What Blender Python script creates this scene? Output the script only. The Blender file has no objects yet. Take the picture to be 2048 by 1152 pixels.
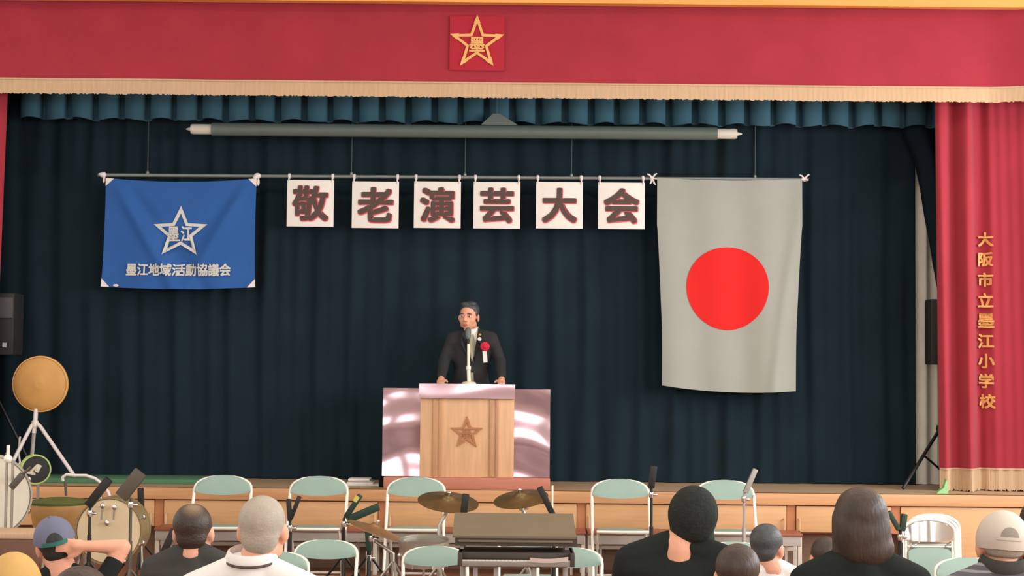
import bpy, bmesh, math, random
from mathutils import Vector, Matrix, Euler
random.seed(7)
C = bpy.context.scene.collection
PI = math.pi

# ------------------------------------------------------------------ camera
F_PX, W_PX, H_PX = 3390.0, 2048.0, 1152.0
CAM = Vector((0, 0, 1.65))
TH = math.atan((739 - 576) / F_PX)
RO = math.radians(0.55)
FW = Vector((0, math.cos(TH), math.sin(TH)))
U0 = Vector((0, -math.sin(TH), math.cos(TH)))
R0 = Vector((1, 0, 0))
RV = R0 * math.cos(RO) + U0 * math.sin(RO)
UV = U0 * math.cos(RO) - R0 * math.sin(RO)
cd = bpy.data.cameras.new('camera')
cd.sensor_width = 36.0
cd.lens = F_PX / W_PX * 36.0
cd.clip_end = 200
cam = bpy.data.objects.new('camera', cd)
C.objects.link(cam)
M = Matrix.Identity(4)
for i in range(3):
    M[i][0] = RV[i]; M[i][1] = UV[i]; M[i][2] = -FW[i]; M[i][3] = CAM[i]
cam.matrix_world = M
sc = bpy.context.scene
sc.camera = cam


def at(px, py, Y):
    d = FW * F_PX + RV * (px - W_PX / 2) + UV * (H_PX / 2 - py)
    return CAM + d * (Y / d.y)


def S(Y):
    return F_PX / Y

# ------------------------------------------------------------------ world, lamps, exposure
w = bpy.data.worlds.new('world'); sc.world = w
w.use_nodes = True
w.node_tree.nodes['Background'].inputs[0].default_value = (0.85, 0.93, 1.0, 1)
w.node_tree.nodes['Background'].inputs[1].default_value = 0.35
sc.view_settings.view_transform = 'Standard'
sc.view_settings.look = 'None'
sc.view_settings.gamma = 1.0
sc.view_settings.exposure = -0.9
sc.view_settings.use_curve_mapping = False


def area(name, loc, aim, sx, sy, power, col):
    l = bpy.data.lights.new(name, 'AREA')
    l.shape = 'RECTANGLE'; l.size = sx; l.size_y = sy; l.energy = power; l.color = col
    o = bpy.data.objects.new(name, l); C.objects.link(o)
    o.location = loc
    o.rotation_euler = (Vector(aim) - Vector(loc)).to_track_quat('-Z', 'Y').to_euler()
    return o


# daylight entering through the hall's side windows, and the hall's ceiling lamps
for k, y in enumerate((1.6, 5.2, 8.8, 12.0)):
    area('window_daylight_right', (6.75, y, 3.1), (0, y + .6, 1.6), 2.6, 2.4, 405, (0.97, 0.98, 1.0))
for k, y in enumerate((1.6, 5.2, 8.8, 12.0)):
    area('window_daylight_left', (-6.75, y, 3.1), (0, y + .6, 1.6), 2.6, 2.4, 80, (0.97, 0.98, 1.0))
for k, x in enumerate((-4, 0, 4)):
    area('rear_reflection_light', (x, -3.8, 3.4), (x * .9, 10, 2.0), 2.6, 2.0, 200, (0.97, 0.98, 1.0))  # unseen rear lights, added for bright reflections in the lectern cloth
for x in (-3.6, 0, 3.6):
    for y in (2.5, 7.0, 10.8):
        area('ceiling_lamp_light', (x, y, 5.9), (x, y, 0), 1.2, .5, 60, (1.0, 0.96, 0.89))

# ------------------------------------------------------------------ materials


def lin(c):
    out = []
    for v in c:
        v = v / 255.0
        out.append(v / 12.92 if v <= .04045 else ((v + .055) / 1.055) ** 2.4)
    return tuple(out) + (1,)


MATS = {}


def mat(name, col, rough=.6, metal=0.0, var=0.0, vscale=8.0, stretch=(1, 1, 1), bump=0.0, bscale=60.0, coat=0.0,
        sheen=0.0, trans=0.0, spec=.5, wave=0.0):
    if name in MATS:
        return MATS[name]
    m = bpy.data.materials.new(name); m.use_nodes = True
    nt = m.node_tree; b = nt.nodes['Principled BSDF']
    c = lin(col)
    b.inputs['Base Color'].default_value = c
    b.inputs['Roughness'].default_value = rough
    b.inputs['Metallic'].default_value = metal
    b.inputs['Coat Weight'].default_value = coat
    b.inputs['Coat Roughness'].default_value = .08
    b.inputs['Sheen Weight'].default_value = sheen
    b.inputs['Transmission Weight'].default_value = trans
    b.inputs['Specular IOR Level'].default_value = spec
    tc = nt.nodes.new('ShaderNodeTexCoord')
    mp = nt.nodes.new('ShaderNodeMapping'); mp.inputs['Scale'].default_value = stretch
    nt.links.new(tc.outputs['Object'], mp.inputs['Vector'])
    if var > 0:
        n = nt.nodes.new('ShaderNodeTexNoise'); n.inputs['Scale'].default_value = vscale
        n.inputs['Detail'].default_value = 6
        nt.links.new(mp.outputs['Vector'], n.inputs['Vector'])
        r = nt.nodes.new('ShaderNodeValToRGB')
        r.color_ramp.elements[0].position = .3; r.color_ramp.elements[1].position = .7
        r.color_ramp.elements[0].color = tuple(max(0, v * (1 - var)) for v in c[:3]) + (1,)
        r.color_ramp.elements[1].color = tuple(min(1, v * (1 + var)) for v in c[:3]) + (1,)
        nt.links.new(n.outputs['Fac'], r.inputs['Fac'])
        nt.links.new(r.outputs['Color'], b.inputs['Base Color'])
    if bump > 0:
        n2 = nt.nodes.new('ShaderNodeTexNoise'); n2.inputs['Scale'].default_value = bscale
        n2.inputs['Detail'].default_value = 3
        nt.links.new(mp.outputs['Vector'], n2.inputs['Vector'])
        bp = nt.nodes.new('ShaderNodeBump'); bp.inputs['Strength'].default_value = bump
        bp.inputs['Distance'].default_value = .01
        nt.links.new(n2.outputs['Fac'], bp.inputs['Height'])
        nt.links.new(bp.outputs['Normal'], b.inputs['Normal'])
    MATS[name] = m
    return m


M_red = mat('crimson_velvet', (160, 50, 62), .85, var=.06, vscale=3, bump=.15, bscale=250, sheen=.15, spec=.15)
M_red_patch = mat('bright_red_felt', (172, 47, 60), .85, bump=.1, bscale=250, spec=.1)
M_fringe = mat('tan_fringe', (196, 166, 132), .8, var=.06, vscale=14, stretch=(4, 1, .3), bump=.1, bscale=120, spec=.2)
M_gold = mat('gold_embroidery', (226, 172, 100), .55, var=.08, bump=.2, bscale=200)
M_navy = mat('navy_stage_cloth', (29, 43, 50), .95, var=.10, vscale=3, bump=.1, bscale=200, spec=.08)
M_teal = mat('teal_stage_cloth', (62, 96, 110), .9, var=.08, vscale=4, bump=.1, bscale=200, spec=.1)
M_greycloth = mat('grey_wing_cloth', (216, 213, 202), .9, var=.05, spec=.1)
M_flagwhite = mat('shaded_white_flag_cloth', (160, 162, 152), .85, var=.03, vscale=3, bump=.1, bscale=300, spec=.15)  # white cloth greyed: the proscenium's shade is put into its colour
M_flagred = mat('red_flag_print', (218, 42, 40), .85, spec=.15)
M_blue = mat('blue_flag_cloth', (42, 92, 160), .75, var=.05, vscale=4, bump=.1, bscale=300, spec=.3)
M_print = mat('pale_print', (208, 208, 200), .8, spec=.2)
M_paper = mat('placard_paper', (236, 231, 222), .8, var=.02, spec=.2)
M_ink = mat('dark_brown_ink', (92, 76, 70), .8, spec=.2)
M_pink = mat('red_ink_edge', (222, 92, 104), .8, spec=.2)
M_tie = mat('white_tie_cord', (235, 226, 220), .8, spec=.2)
M_pole = mat('grey_metal_pole', (132, 138, 132), .45, .4, var=.05)
M_wire = mat('thin_wire', (62, 70, 70), .6, .3)
M_tube = mat('grey_green_screen_case', (96, 108, 100), .5, var=.05)
M_cap = mat('cream_plastic', (214, 208, 190), .5, var=.03)
M_wood = mat('lectern_wood', (216, 172, 130), .45, var=.10, vscale=5, stretch=(6, 6, .5), bump=.05, bscale=40)
M_woodline = mat('lectern_wood_dark', (186, 142, 102), .5, var=.08, vscale=5, stretch=(6, 6, .5))
M_wooddark = mat('carved_wood', (172, 116, 74), .5, var=.08)
M_fascia = mat('fascia_wood', (208, 156, 108), .5, var=.10, vscale=4, stretch=(.6, 3, 9), bump=.04, bscale=50)
M_door = mat('storage_door_wood', (214, 168, 118), .5, var=.08, vscale=4, stretch=(.6, 3, 8), bump=.04, bscale=50)
M_stile = mat('storage_stile_wood', (188, 122, 78), .5, var=.08, vscale=4, stretch=(5, 3, 1))
M_handle = mat('pale_steel_handle', (218, 186, 150), .35, .3)
M_kick = mat('brown_base_board', (122, 92, 70), .6, var=.12, vscale=5, stretch=(.5, 3, 6))
M_stagefloor = mat('stage_floor_wood', (176, 150, 118), .55, var=.10, vscale=4, stretch=(.6, 6, 3))
M_floor = mat('hall_floor_wood', (142, 92, 62), .35, var=.15, vscale=4, stretch=(6, .5, 1), bump=.03)
M_wallwood = mat('proscenium_wood', (236, 162, 80), .55, var=.08, vscale=3, stretch=(.5, 3, 6))
M_wall = mat('cream_wall', (226, 220, 206), .8, var=.03)
M_ceil = mat('ceiling_board', (228, 224, 214), .85, var=.03)
M_black = mat('stage_black', (22, 24, 26), .9, spec=.1)
M_frame = mat('cream_painted_steel', (246, 242, 228), .3, .15, var=.02)
M_pad = mat('sage_vinyl', (142, 168, 156), .42, var=.05, vscale=5, bump=.08, bscale=150)
M_padback = mat('sage_vinyl_shell', (128, 152, 142), .45, var=.05)
M_chrome = mat('chrome', (225, 228, 228), .12, 1.0, var=.02)
M_steel = mat('dull_steel', (176, 172, 160), .3, .7, var=.04)
M_blackmetal = mat('black_metal', (38, 38, 36), .45, .3, var=.05)
M_greymetal = mat('worn_grey_metal', (92, 86, 76), .5, .3, var=.08)
M_greenblack = mat('dark_green_metal', (36, 62, 48), .5, .2, var=.05)
M_palemetal = mat('pale_grey_metal', (170, 166, 160), .45, .3, var=.05)
M_yellow = mat('yellow_tag', (210, 196, 96), .7)
M_cymbal = mat('dull_bronze', (116, 98, 62), .38, .65, var=.12, vscale=18)
M_tancymbal = mat('tan_bronze', (164, 128, 88), .4, .5, var=.10, vscale=18)
M_keytop = mat('taupe_case', (112, 100, 78), .7, var=.04, bump=.05)
M_keydark = mat('dark_brown_case', (66, 56, 48), .6, var=.06)
M_keygrey = mat('grey_key_slip', (140, 132, 124), .5, var=.05)
M_keywhite = mat('ivory_keys', (232, 228, 214), .35)
M_keyblack = mat('black_keys', (24, 24, 24), .35)
M_drumwhite = mat('white_drum_head', (226, 220, 200), .6, var=.03)
M_drumcream = mat('cream_drum_head', (222, 202, 164), .5, var=.06, vscale=3)
M_drumshell = mat('olive_tan_shell', (142, 124, 84), .4, var=.08)
M_drumgold = mat('tan_kettle', (190, 150, 92), .45, var=.08)
M_greenhead = mat('dark_green_cover', (82, 92, 40), .8, var=.12)
M_lime = mat('lime_rim', (168, 196, 110), .5)
M_fan = mat('tan_fan_cover', (206, 156, 88), .6, var=.07, vscale=5)
M_whitepaint = mat('white_painted_tube', (228, 218, 212), .4, var=.03)
M_green = mat('green_mat', (72, 118, 84), .85, var=.10, bump=.15)
M_spk = mat('black_speaker_case', (44, 44, 42), .55, var=.08)
M_grille = mat('speaker_grille', (92, 92, 90), .6, .2, var=.1, vscale=60)
M_label = mat('white_plate', (205, 205, 205), .5)
M_redboard = mat('red_brown_board', (188, 118, 96), .5, var=.08, vscale=4, stretch=(.6, 3, 6))
M_tabletop = mat('brown_table_top', (150, 84, 62), .4, var=.08)
M_tablegrey = mat('grey_table_apron', (176, 168, 158), .5, var=.03)
M_tableleg = mat('white_table_leg', (214, 206, 190), .45, var=.03)
M_boxbrown = mat('brown_drum_table', (112, 80, 62), .6, var=.1)
M_green2 = mat('pale_green_cloth', (150, 205, 140), .8)
M_skin = mat('skin', (228, 168, 138), .55, var=.04, vscale=12, spec=.35)
M_skin2 = mat('skin_pale', (226, 166, 138), .55, var=.05, vscale=12, spec=.35)
M_suit = mat('charcoal_suit', (50, 51, 52), .85, var=.06, bump=.05, bscale=200, spec=.2)
M_shirtw = mat('white_shirt', (234, 232, 226), .8, var=.02, bump=.08, bscale=80)
M_tiegrey = mat('khaki_tie', (156, 152, 128), .7, var=.05)
M_hairblack = mat('black_hair', (40, 42, 38), .6, var=.2, vscale=30, stretch=(1, 1, .2), bump=.3, bscale=120)
M_hairgreyblack = mat('greying_black_hair', (66, 70, 70), .5, var=.2, vscale=30, bump=.2, bscale=120)
M_hairbrown = mat('dark_brown_hair', (62, 50, 42), .5, var=.25, vscale=30, stretch=(1, 1, .2), bump=.35, bscale=110)
M_hairgrey = mat('grey_hair', (172, 163, 148), .7, var=.08, vscale=30, bump=.3, bscale=150)
M_knit = mat('black_knit', (42, 46, 42), .9, var=.15, vscale=40, bump=.5, bscale=90, spec=.2)
M_blacktee = mat('black_tee', (36, 40, 38), .9, var=.06, bump=.06, spec=.15)
M_greytee = mat('dark_grey_tee', (70, 70, 66), .9, var=.06, bump=.06, spec=.15)
M_trouser = mat('dark_trousers', (44, 46, 54), .9, var=.05)
M_shoe = mat('dark_shoe', (40, 36, 34), .6)
M_capblue = mat('grey_blue_cap', (108, 112, 134), .8, var=.06)
M_strap = mat('teal_strap', (52, 116, 108), .8)
M_capwhite = mat('off_white_cap', (208, 198, 184), .85, var=.04)
M_capgrey = mat('grey_cap_strap', (150, 140, 130), .85)
M_straw = mat('tan_hat_cloth', (206, 166, 98), .8, var=.06)
M_eye = mat('eye_white', (230, 226, 220), .3)
M_iris = mat('dark_iris', (30, 22, 18), .3)
M_lip = mat('lip', (186, 104, 92), .5)
M_rosette = mat('red_rosette', (206, 22, 60), .7, var=.08, vscale=40)
M_mic = mat('grey_mic_mesh', (104, 116, 108), .5, .3, bump=.3, bscale=300)
M_cream = mat('cream_enamel', (236, 230, 204), .4)
M_dark = mat('dark_gap', (52, 50, 48), .9)


def striped(name, c1, c2, freq):
    m = mat(name, c1, .85)
    nt = m.node_tree; b = nt.nodes['Principled BSDF']
    tc = nt.nodes.new('ShaderNodeTexCoord')
    wv = nt.nodes.new('ShaderNodeTexWave'); wv.bands_direction = 'Z'; wv.inputs['Scale'].default_value = freq
    wv.inputs['Distortion'].default_value = .8
    nt.links.new(tc.outputs['Object'], wv.inputs['Vector'])
    r = nt.nodes.new('ShaderNodeValToRGB'); r.color_ramp.interpolation = 'LINEAR'
    r.color_ramp.elements[0].position = .62; r.color_ramp.elements[1].position = .8
    r.color_ramp.elements[0].color = lin(c1); r.color_ramp.elements[1].color = lin(c2)
    nt.links.new(wv.outputs['Fac'], r.inputs['Fac'])
    nt.links.new(r.outputs['Color'], b.inputs['Base Color'])
    return m


M_stripe = striped('striped_knit', (92, 92, 98), (150, 150, 152), 14)
# glossy mauve vinyl cloth over the lectern: a thin mirror-like film on a mauve ground
M_gloss = mat('glossy_mauve_vinyl', (190, 158, 166), .12, .6, coat=1.0)
# thinning crown: the man's own hair is sparser there
M_hairthin = mat('thinning_brown_hair', (58, 46, 38), .5, bump=.3, bscale=130)
nt = M_hairthin.node_tree
tc = nt.nodes.new('ShaderNodeTexCoord'); vm = nt.nodes.new('ShaderNodeVectorMath'); vm.operation = 'DISTANCE'
nt.links.new(tc.outputs['Generated'], vm.inputs[0]); vm.inputs[1].default_value = (.55, .28, .93)
rr = nt.nodes.new('ShaderNodeValToRGB'); rr.color_ramp.elements[0].position = .06; rr.color_ramp.elements[1].position = .32
rr.color_ramp.elements[0].color = lin((140, 116, 88)); rr.color_ramp.elements[1].color = lin((58, 46, 38))
nt.links.new(vm.outputs['Value'], rr.inputs['Fac'])
nt.links.new(rr.outputs['Color'], nt.nodes['Principled BSDF'].inputs['Base Color'])

# ------------------------------------------------------------------ mesh helpers
ORG = {}


class MB:
    def __init__(s):
        s.v = []; s.f = []

    def add(s, vs, fs):
        n = len(s.v)
        s.v += [Vector(p) for p in vs]
        s.f += [tuple(i + n for i in f) for f in fs]
        return s

    def box(s, x0, x1, y0, y1, z0, z1, bev=0.0):
        b = min(bev, (x1 - x0) * .45, (y1 - y0) * .45, (z1 - z0) * .45)
        if b <= 0:
            v = [(x, y, z) for x in (x0, x1) for y in (y0, y1) for z in (z0, z1)]
            return s.add(v, [(0, 1, 3, 2), (4, 6, 7, 5), (0, 4, 5, 1), (2, 3, 7, 6), (0, 2, 6, 4), (1, 5, 7, 3)])
        bm = bmesh.new(); bmesh.ops.create_cube(bm, size=1)
        for q in bm.verts:
            q.co = Vector(((x0 + x1) / 2 + q.co.x * (x1 - x0), (y0 + y1) / 2 + q.co.y * (y1 - y0), (z0 + z1) / 2 + q.co.z * (z1 - z0)))
        bmesh.ops.bevel(bm, geom=bm.edges[:], offset=b, segments=2, affect='EDGES', profile=.6)
        s.frombm(bm); bm.free(); return s

    def frombm(s, bm):
        bm.verts.ensure_lookup_table(); bm.verts.index_update()
        return s.add([q.co.copy() for q in bm.verts], [tuple(q.index for q in f.verts) for f in bm.faces])

    def obox(s, p0, p1, wid, dep, side=None, bev=0.0):
        """bar from p0 to p1; wid across in plane perpendicular to side, dep along side"""
        p0 = Vector(p0); p1 = Vector(p1); a = (p1 - p0); L = a.length; a.normalize()
        sd = Vector(side) if side else Vector((0, 1, 0))
        n = a.cross(sd).normalized(); sd = n.cross(a).normalized()
        t = MB().box(-wid / 2, wid / 2, -dep / 2, dep / 2, 0, L, bev)
        return s.add([p0 + n * q.x + sd * q.y + a * q.z for q in t.v], t.f)

    def tube(s, pts, r, n=8, cap=True):
        pts = [Vector(p) for p in pts]; m = len(pts)
        rs = r if isinstance(r, (list, tuple)) else [r] * m
        prev = None; base = len(s.v); vs = []
        for i, p in enumerate(pts):
            t = (pts[min(i + 1, m - 1)] - pts[max(i - 1, 0)]).normalized()
            if prev is None:
                up = Vector((0, 0, 1)) if abs(t.z) < .9 else Vector((1, 0, 0))
                a = t.cross(up).normalized()
            else:
                a = (prev - t * prev.dot(t)).normalized()
            prev = a; b = t.cross(a)
            for k in range(n):
                an = 2 * PI * k / n
                vs.append(p + a * math.cos(an) * rs[i] + b * math.sin(an) * rs[i])
        fs = []
        for i in range(m - 1):
            for k in range(n):
                k2 = (k + 1) % n
                fs.append((i * n + k, i * n + k2, (i + 1) * n + k2, (i + 1) * n + k))
        if cap:
            fs.append(tuple(range(n - 1, -1, -1))); fs.append(tuple((m - 1) * n + k for k in range(n)))
        return s.add(vs, fs)

    def ell(s, c, r, rot=None, nu=16, nv=10):
        c = Vector(c); vs = []; fs = []
        R = rot.to_matrix() if isinstance(rot, Euler) else (rot if rot else Matrix.Identity(3))
        vs.append(c + R @ Vector((0, 0, -r[2])))
        for j in range(1, nv):
            ph = -PI / 2 + PI * j / nv
            for i in range(nu):
                a = 2 * PI * i / nu
                vs.append(c + R @ Vector((r[0] * math.cos(ph) * math.cos(a), r[1] * math.cos(ph) * math.sin(a), r[2] * math.sin(ph))))
        vs.append(c + R @ Vector((0, 0, r[2])))
        T = len(vs) - 1
        for i in range(nu):
            i2 = (i + 1) % nu
            fs.append((0, 1 + i2, 1 + i))
            for j in range(nv - 2):
                fs.append((1 + j * nu + i, 1 + j * nu + i2, 1 + (j + 1) * nu + i2, 1 + (j + 1) * nu + i))
            fs.append((T, 1 + (nv - 2) * nu + i, 1 + (nv - 2) * nu + i2))
        return s.add(vs, fs)

    def cap(s, p0, p1, r0, r1, n=12):
        """tapered capsule"""
        p0 = Vector(p0); p1 = Vector(p1); t = (p1 - p0)
        L = t.length; t = t / L if L > 1e-6 else Vector((0, 0, 1))
        pts = []; rs = []
        for k in range(4):
            a = PI / 2 * (1 - k / 3.0) * .96
            pts.append(p0 - t * r0 * math.sin(a)); rs.append(r0 * math.cos(a))
        for k in range(4):
            a = PI / 2 * k / 3.0 * .96
            pts.append(p1 + t * r1 * math.sin(a)); rs.append(r1 * math.cos(a))
        return s.tube(pts, rs, n)

    def lathe(s, prof, c=(0, 0, 0), axis=(0, 0, 1), n=32, close=True):
        c = Vector(c); ax = Vector(axis).normalized()
        up = Vector((0, 0, 1)) if abs(ax.z) < .9 else Vector((1, 0, 0))
        a = ax.cross(up).normalized(); b = ax.cross(a)
        vs = []; fs = []; m = len(prof)
        for (r, h) in prof:
            for k in range(n):
                an = 2 * PI * k / n
                vs.append(c + ax * h + (a * math.cos(an) + b * math.sin(an)) * max(r, 1e-4))
        for i in range(m - 1):
            for k in range(n):
                k2 = (k + 1) % n
                fs.append((i * n + k, i * n + k2, (i + 1) * n + k2, (i + 1) * n + k))
        if close:
            fs.append(tuple(range(n - 1, -1, -1))); fs.append(tuple((m - 1) * n + k for k in range(n)))
        return s.add(vs, fs)

    def prism(s, poly, y0, y1):
        """poly: list of (x,z); extruded from y0 to y1"""
        n = len(poly)
        vs = [(x, y0, z) for x, z in poly] + [(x, y1, z) for x, z in poly]
        fs = [tuple(range(n - 1, -1, -1)), tuple(range(n, 2 * n))]
        for i in range(n):
            j = (i + 1) % n
            fs.append((i, j, n + j, n + i))
        return s.add(vs, fs)

    def grid(s, fn, nu, nv):
        vs = []; fs = []
        for j in range(nv + 1):
            for i in range(nu + 1):
                vs.append(fn(i / nu, j / nv))
        for j in range(nv):
            for i in range(nu):
                a = j * (nu + 1) + i
                fs.append((a, a + 1, a + nu + 2, a + nu + 1))
        return s.add(vs, fs)

    def solid(s, fn, nu, nv, th):
        """a sheet with thickness th in +y"""
        a = MB().grid(fn, nu, nv); n = len(a.v)
        vs = a.v + [q + Vector((0, th, 0)) for q in a.v]
        fs = list(a.f) + [tuple(i + n for i in reversed(f)) for f in a.f]
        W = nu + 1
        loop = [i for i in range(W)] + [j * W + nu for j in range(1, nv + 1)] + [nv * W + i for i in range(nu - 1, -1, -1)] + [j * W for j in range(nv - 1, 0, -1)]
        for k in range(len(loop)):
            p, q = loop[k], loop[(k + 1) % len(loop)]
            fs.append((q, p, p + n, q + n))
        return s.add(vs, fs)

    def xf(s, Mx):
        s.v = [Mx @ q for q in s.v]; return s

    def build(s, name, m, parent=None, smooth=True, label=None, kind=None):
        o0 = ORG.get(parent.name, Vector((0, 0, 0))) if parent else Vector((0, 0, 0))
        me = bpy.data.meshes.new(name)
        me.from_pydata([tuple(q - o0) for q in s.v], [], s.f); me.update()
        bm = bmesh.new(); bm.from_mesh(me); bmesh.ops.recalc_face_normals(bm, faces=bm.faces[:]); bm.to_mesh(me); bm.free()
        return link_mesh(name, me, m, parent, smooth, label, kind)


def link_mesh(name, me, m, parent=None, smooth=True, label=None, kind=None):
    if smooth:
        me.polygons.foreach_set('use_smooth', [True] * len(me.polygons))
        try:
            me.set_sharp_from_angle(angle=math.radians(40))
        except Exception:
            pass
    me.materials.clear(); me.materials.append(m)
    o = bpy.data.objects.new(name, me); C.objects.link(o)
    if parent:
        o.parent = parent; ORG[o.name] = ORG.get(parent.name, Vector((0, 0, 0)))
    if label: o['label'] = label
    if kind: o['kind'] = kind
    return o


def thing(name, label, cat, loc=(0, 0, 0), group=None):
    o = bpy.data.objects.new(name, None); C.objects.link(o)
    o.empty_display_size = .1
    o.location = loc; ORG[o.name] = Vector(loc)
    o['label'] = label; o['category'] = cat
    if group: o['group'] = group
    return o


def tag(o, label, cat, group=None):
    o['label'] = label; o['category'] = cat
    if group: o['group'] = group
    return o


def dup(root, loc, label, group=None, rz=0, scale=None):
    r = root.copy(); C.objects.link(r); r.location = loc; r.rotation_euler = (0, 0, rz)
    if scale: r.scale = scale
    r['label'] = label
    if group: r['group'] = group
    for ch in list(root.children):
        c = ch.copy(); C.objects.link(c); c.parent = r
        for g in list(ch.children):
            d = g.copy(); C.objects.link(d); d.parent = c
    return r


def remesh(mb, voxel, smooth_it=4):
    me = bpy.data.meshes.new('tmp'); me.from_pydata([tuple(q) for q in mb.v], [], mb.f); me.update()
    bm = bmesh.new(); bm.from_mesh(me); bmesh.ops.recalc_face_normals(bm, faces=bm.faces[:]); bm.to_mesh(me); bm.free()
    o = bpy.data.objects.new('tmp', me); C.objects.link(o)
    r = o.modifiers.new('r', 'REMESH'); r.mode = 'VOXEL'; r.voxel_size = voxel
    if smooth_it:
        sm = o.modifiers.new('s', 'SMOOTH'); sm.iterations = smooth_it; sm.factor = .5
    dg = bpy.context.evaluated_depsgraph_get(); dg.update()
    out = bpy.data.meshes.new_from_object(o.evaluated_get(dg))
    bpy.data.objects.remove(o); bpy.data.meshes.remove(me)
    return out


def blob(name, mb, m, parent, voxel=.012, smooth_it=4, label=None):
    me = remesh(mb, voxel, smooth_it)
    o0 = ORG.get(parent.name, Vector((0, 0, 0)))
    me.transform(Matrix.Translation(-o0))
    me.name = name
    return link_mesh(name, me, m, parent, True, label)


def text_mb(txt, height, bold=0.0, depth=.004, center=True):
    """MB holding a word in the x-z plane (facing -y), centred, CJK glyph body = height"""
    cu = bpy.data.curves.new('t', 'FONT'); cu.body = txt; cu.size = 1.0
    cu.extrude = depth / height / 2; cu.resolution_u = 3
    cu.fill_mode = 'BOTH'
    o = bpy.data.objects.new('t', cu); C.objects.link(o)
    dg = bpy.context.evaluated_depsgraph_get(); dg.update()
    me = bpy.data.meshes.new_from_object(o.evaluated_get(dg))
    vs = [q.co.copy() for q in me.vertices]; fs = [tuple(p.vertices) for p in me.polygons]
    bpy.data.objects.remove(o); bpy.data.curves.remove(cu); bpy.data.meshes.remove(me)
    x0 = min(q.x for q in vs); x1 = max(q.x for q in vs); y0 = min(q.y for q in vs); y1 = max(q.y for q in vs)
    k = height / (y1 - y0)
    mb = MB()
    bw_ = bold * height; nn = 8 if bold > 0 else 0
    if bold > 0: k *= 1 - 2 * bold
    base = [Vector(((q.x - (x0 + x1) / 2) * k, -q.z * k, (q.y - (y0 + y1) / 2) * k)) for q in vs]
    mb.add(base, fs)
    for i in range(nn):           # a heavier weight: the strokes are thickened evenly all round
        an = 2 * PI * i / nn
        r_ = bw_ * (1.2 if i % 2 else 1.0)
        mb.add([q + Vector((r_ * math.cos(an), -.0005 * (i + 1), r_ * math.sin(an))) for q in base], fs)
    return mb


def star_pts(R, ratio, a0=PI / 2):
    return [((R if i % 2 == 0 else R * ratio) * math.cos(a0 + i * PI / 5), (R if i % 2 == 0 else R * ratio) * math.sin(a0 + i * PI / 5)) for i in range(10)]


def star_outline(R, ratio, wd, depth, tips=False):
    """star outline in x-z plane, ring of width wd, centred on 0"""
    o = star_pts(R, ratio); k = 1 - wd / (R * .36)
    i_ = [(x * k, z * k) for x, z in o]
    mb = MB(); vs = []
    for y in (-depth / 2, depth / 2):
        vs += [(x, y, z) for x, z in o] + [(x, y, z) for x, z in i_]
    fs = []
    for a in range(10):
        b = (a + 1) % 10
        fs += [(a, b, 10 + b, 10 + a), (20 + a, 30 + a, 30 + b, 20 + b), (a, 20 + a, 20 + b, b), (10 + a, 10 + b, 30 + b, 30 + a)]
    mb.add(vs, fs)
    if tips:
        for a in range(0, 10, 2):
            an = PI / 2 + a * PI / 5
            c, s_ = math.cos(an), math.sin(an)
            tri = [(R * 1.02, 0), (R * .72, R * .125), (R * .78, 0), (R * .72, -R * .125)]
            mb.prism([(p * c - q * s_, p * s_ + q * c) for p, q in tri], -depth / 2 - .001, depth / 2)
    return mb


def shift(mb, d):
    d = Vector(d); mb.v = [q + d for q in mb.v]; return mb


def struct(o, label=None):
    o['kind'] = 'structure'
    if label: o['label'] = label
    return o

# ------------------------------------------------------------------ setting
ST = .655      # stage floor height
YF = 14.0      # stage front
struct(MB().box(-7, 7, -4.2, 14.3, -.1, 0).build('floor', M_floor, smooth=False))
struct(MB().box(-7, 7, -4.2, 14.0, 6.2, 6.3).build('ceiling', M_ceil, smooth=False))


def wall_with_openings(name, x0, x1, ops, m):
    mb = MB()
    ys = [-4.2] + [v for o_ in ops for v in o_] + [14.2]
    for i in range(0, len(ys), 2):
        mb.box(x0, x1, ys[i], ys[i + 1], 0, 6.2)
    for a, b in ops:
        mb.box(x0, x1, a, b, 0, 1.8); mb.box(x0, x1, a, b, 4.4, 6.2)
    return struct(mb.build(name, m, smooth=False))


OPS = [(y - 1.35, y + 1.35) for y in (1.6, 5.2, 8.8, 12.0)]
wall_with_openings('wall_right', 7.0, 7.15, OPS, M_wall)
wall_with_openings('wall_left', -7.15, -7.0, OPS, M_wall)
struct(MB().box(-7, 7, -4.3, -4.2, 0, 6.2).build('wall_back', M_wall, smooth=False))
# proscenium wall: above and to both sides of the stage opening
top = at(1024, 5, 14.06).z
pw = MB().box(-7, 7, 14.06, 14.16, top, 6.2)
pw.box(-7, -4.75, 14.06, 14.16, 0, top).box(4.75, 7, 14.06, 14.16, 0, top)
struct(pw.build('wall_front', M_wallwood, smooth=False))
sf = struct(MB().box(-4.9, 4.9, YF, 18.0, ST - .05, ST).build('stage_floor', M_stagefloor, smooth=False))
struct(MB().box(-5.6, 5.6, 17.9, 18.0, 0, 5.4).build('wall_stage_back', M_black, smooth=False))
struct(MB().box(-5.6, -5.5, 14.16, 18, 0, 5.4).build('wall_stage_left', M_black, smooth=False))
struct(MB().box(5.5, 5.6, 14.16, 18, 0, 5.4).build('wall_stage_right', M_black, smooth=False))
struct(MB().box(-5.6, 5.6, 14.16, 18, 5.4, 5.5).build('ceiling_stage', M_black, smooth=False))
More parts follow.
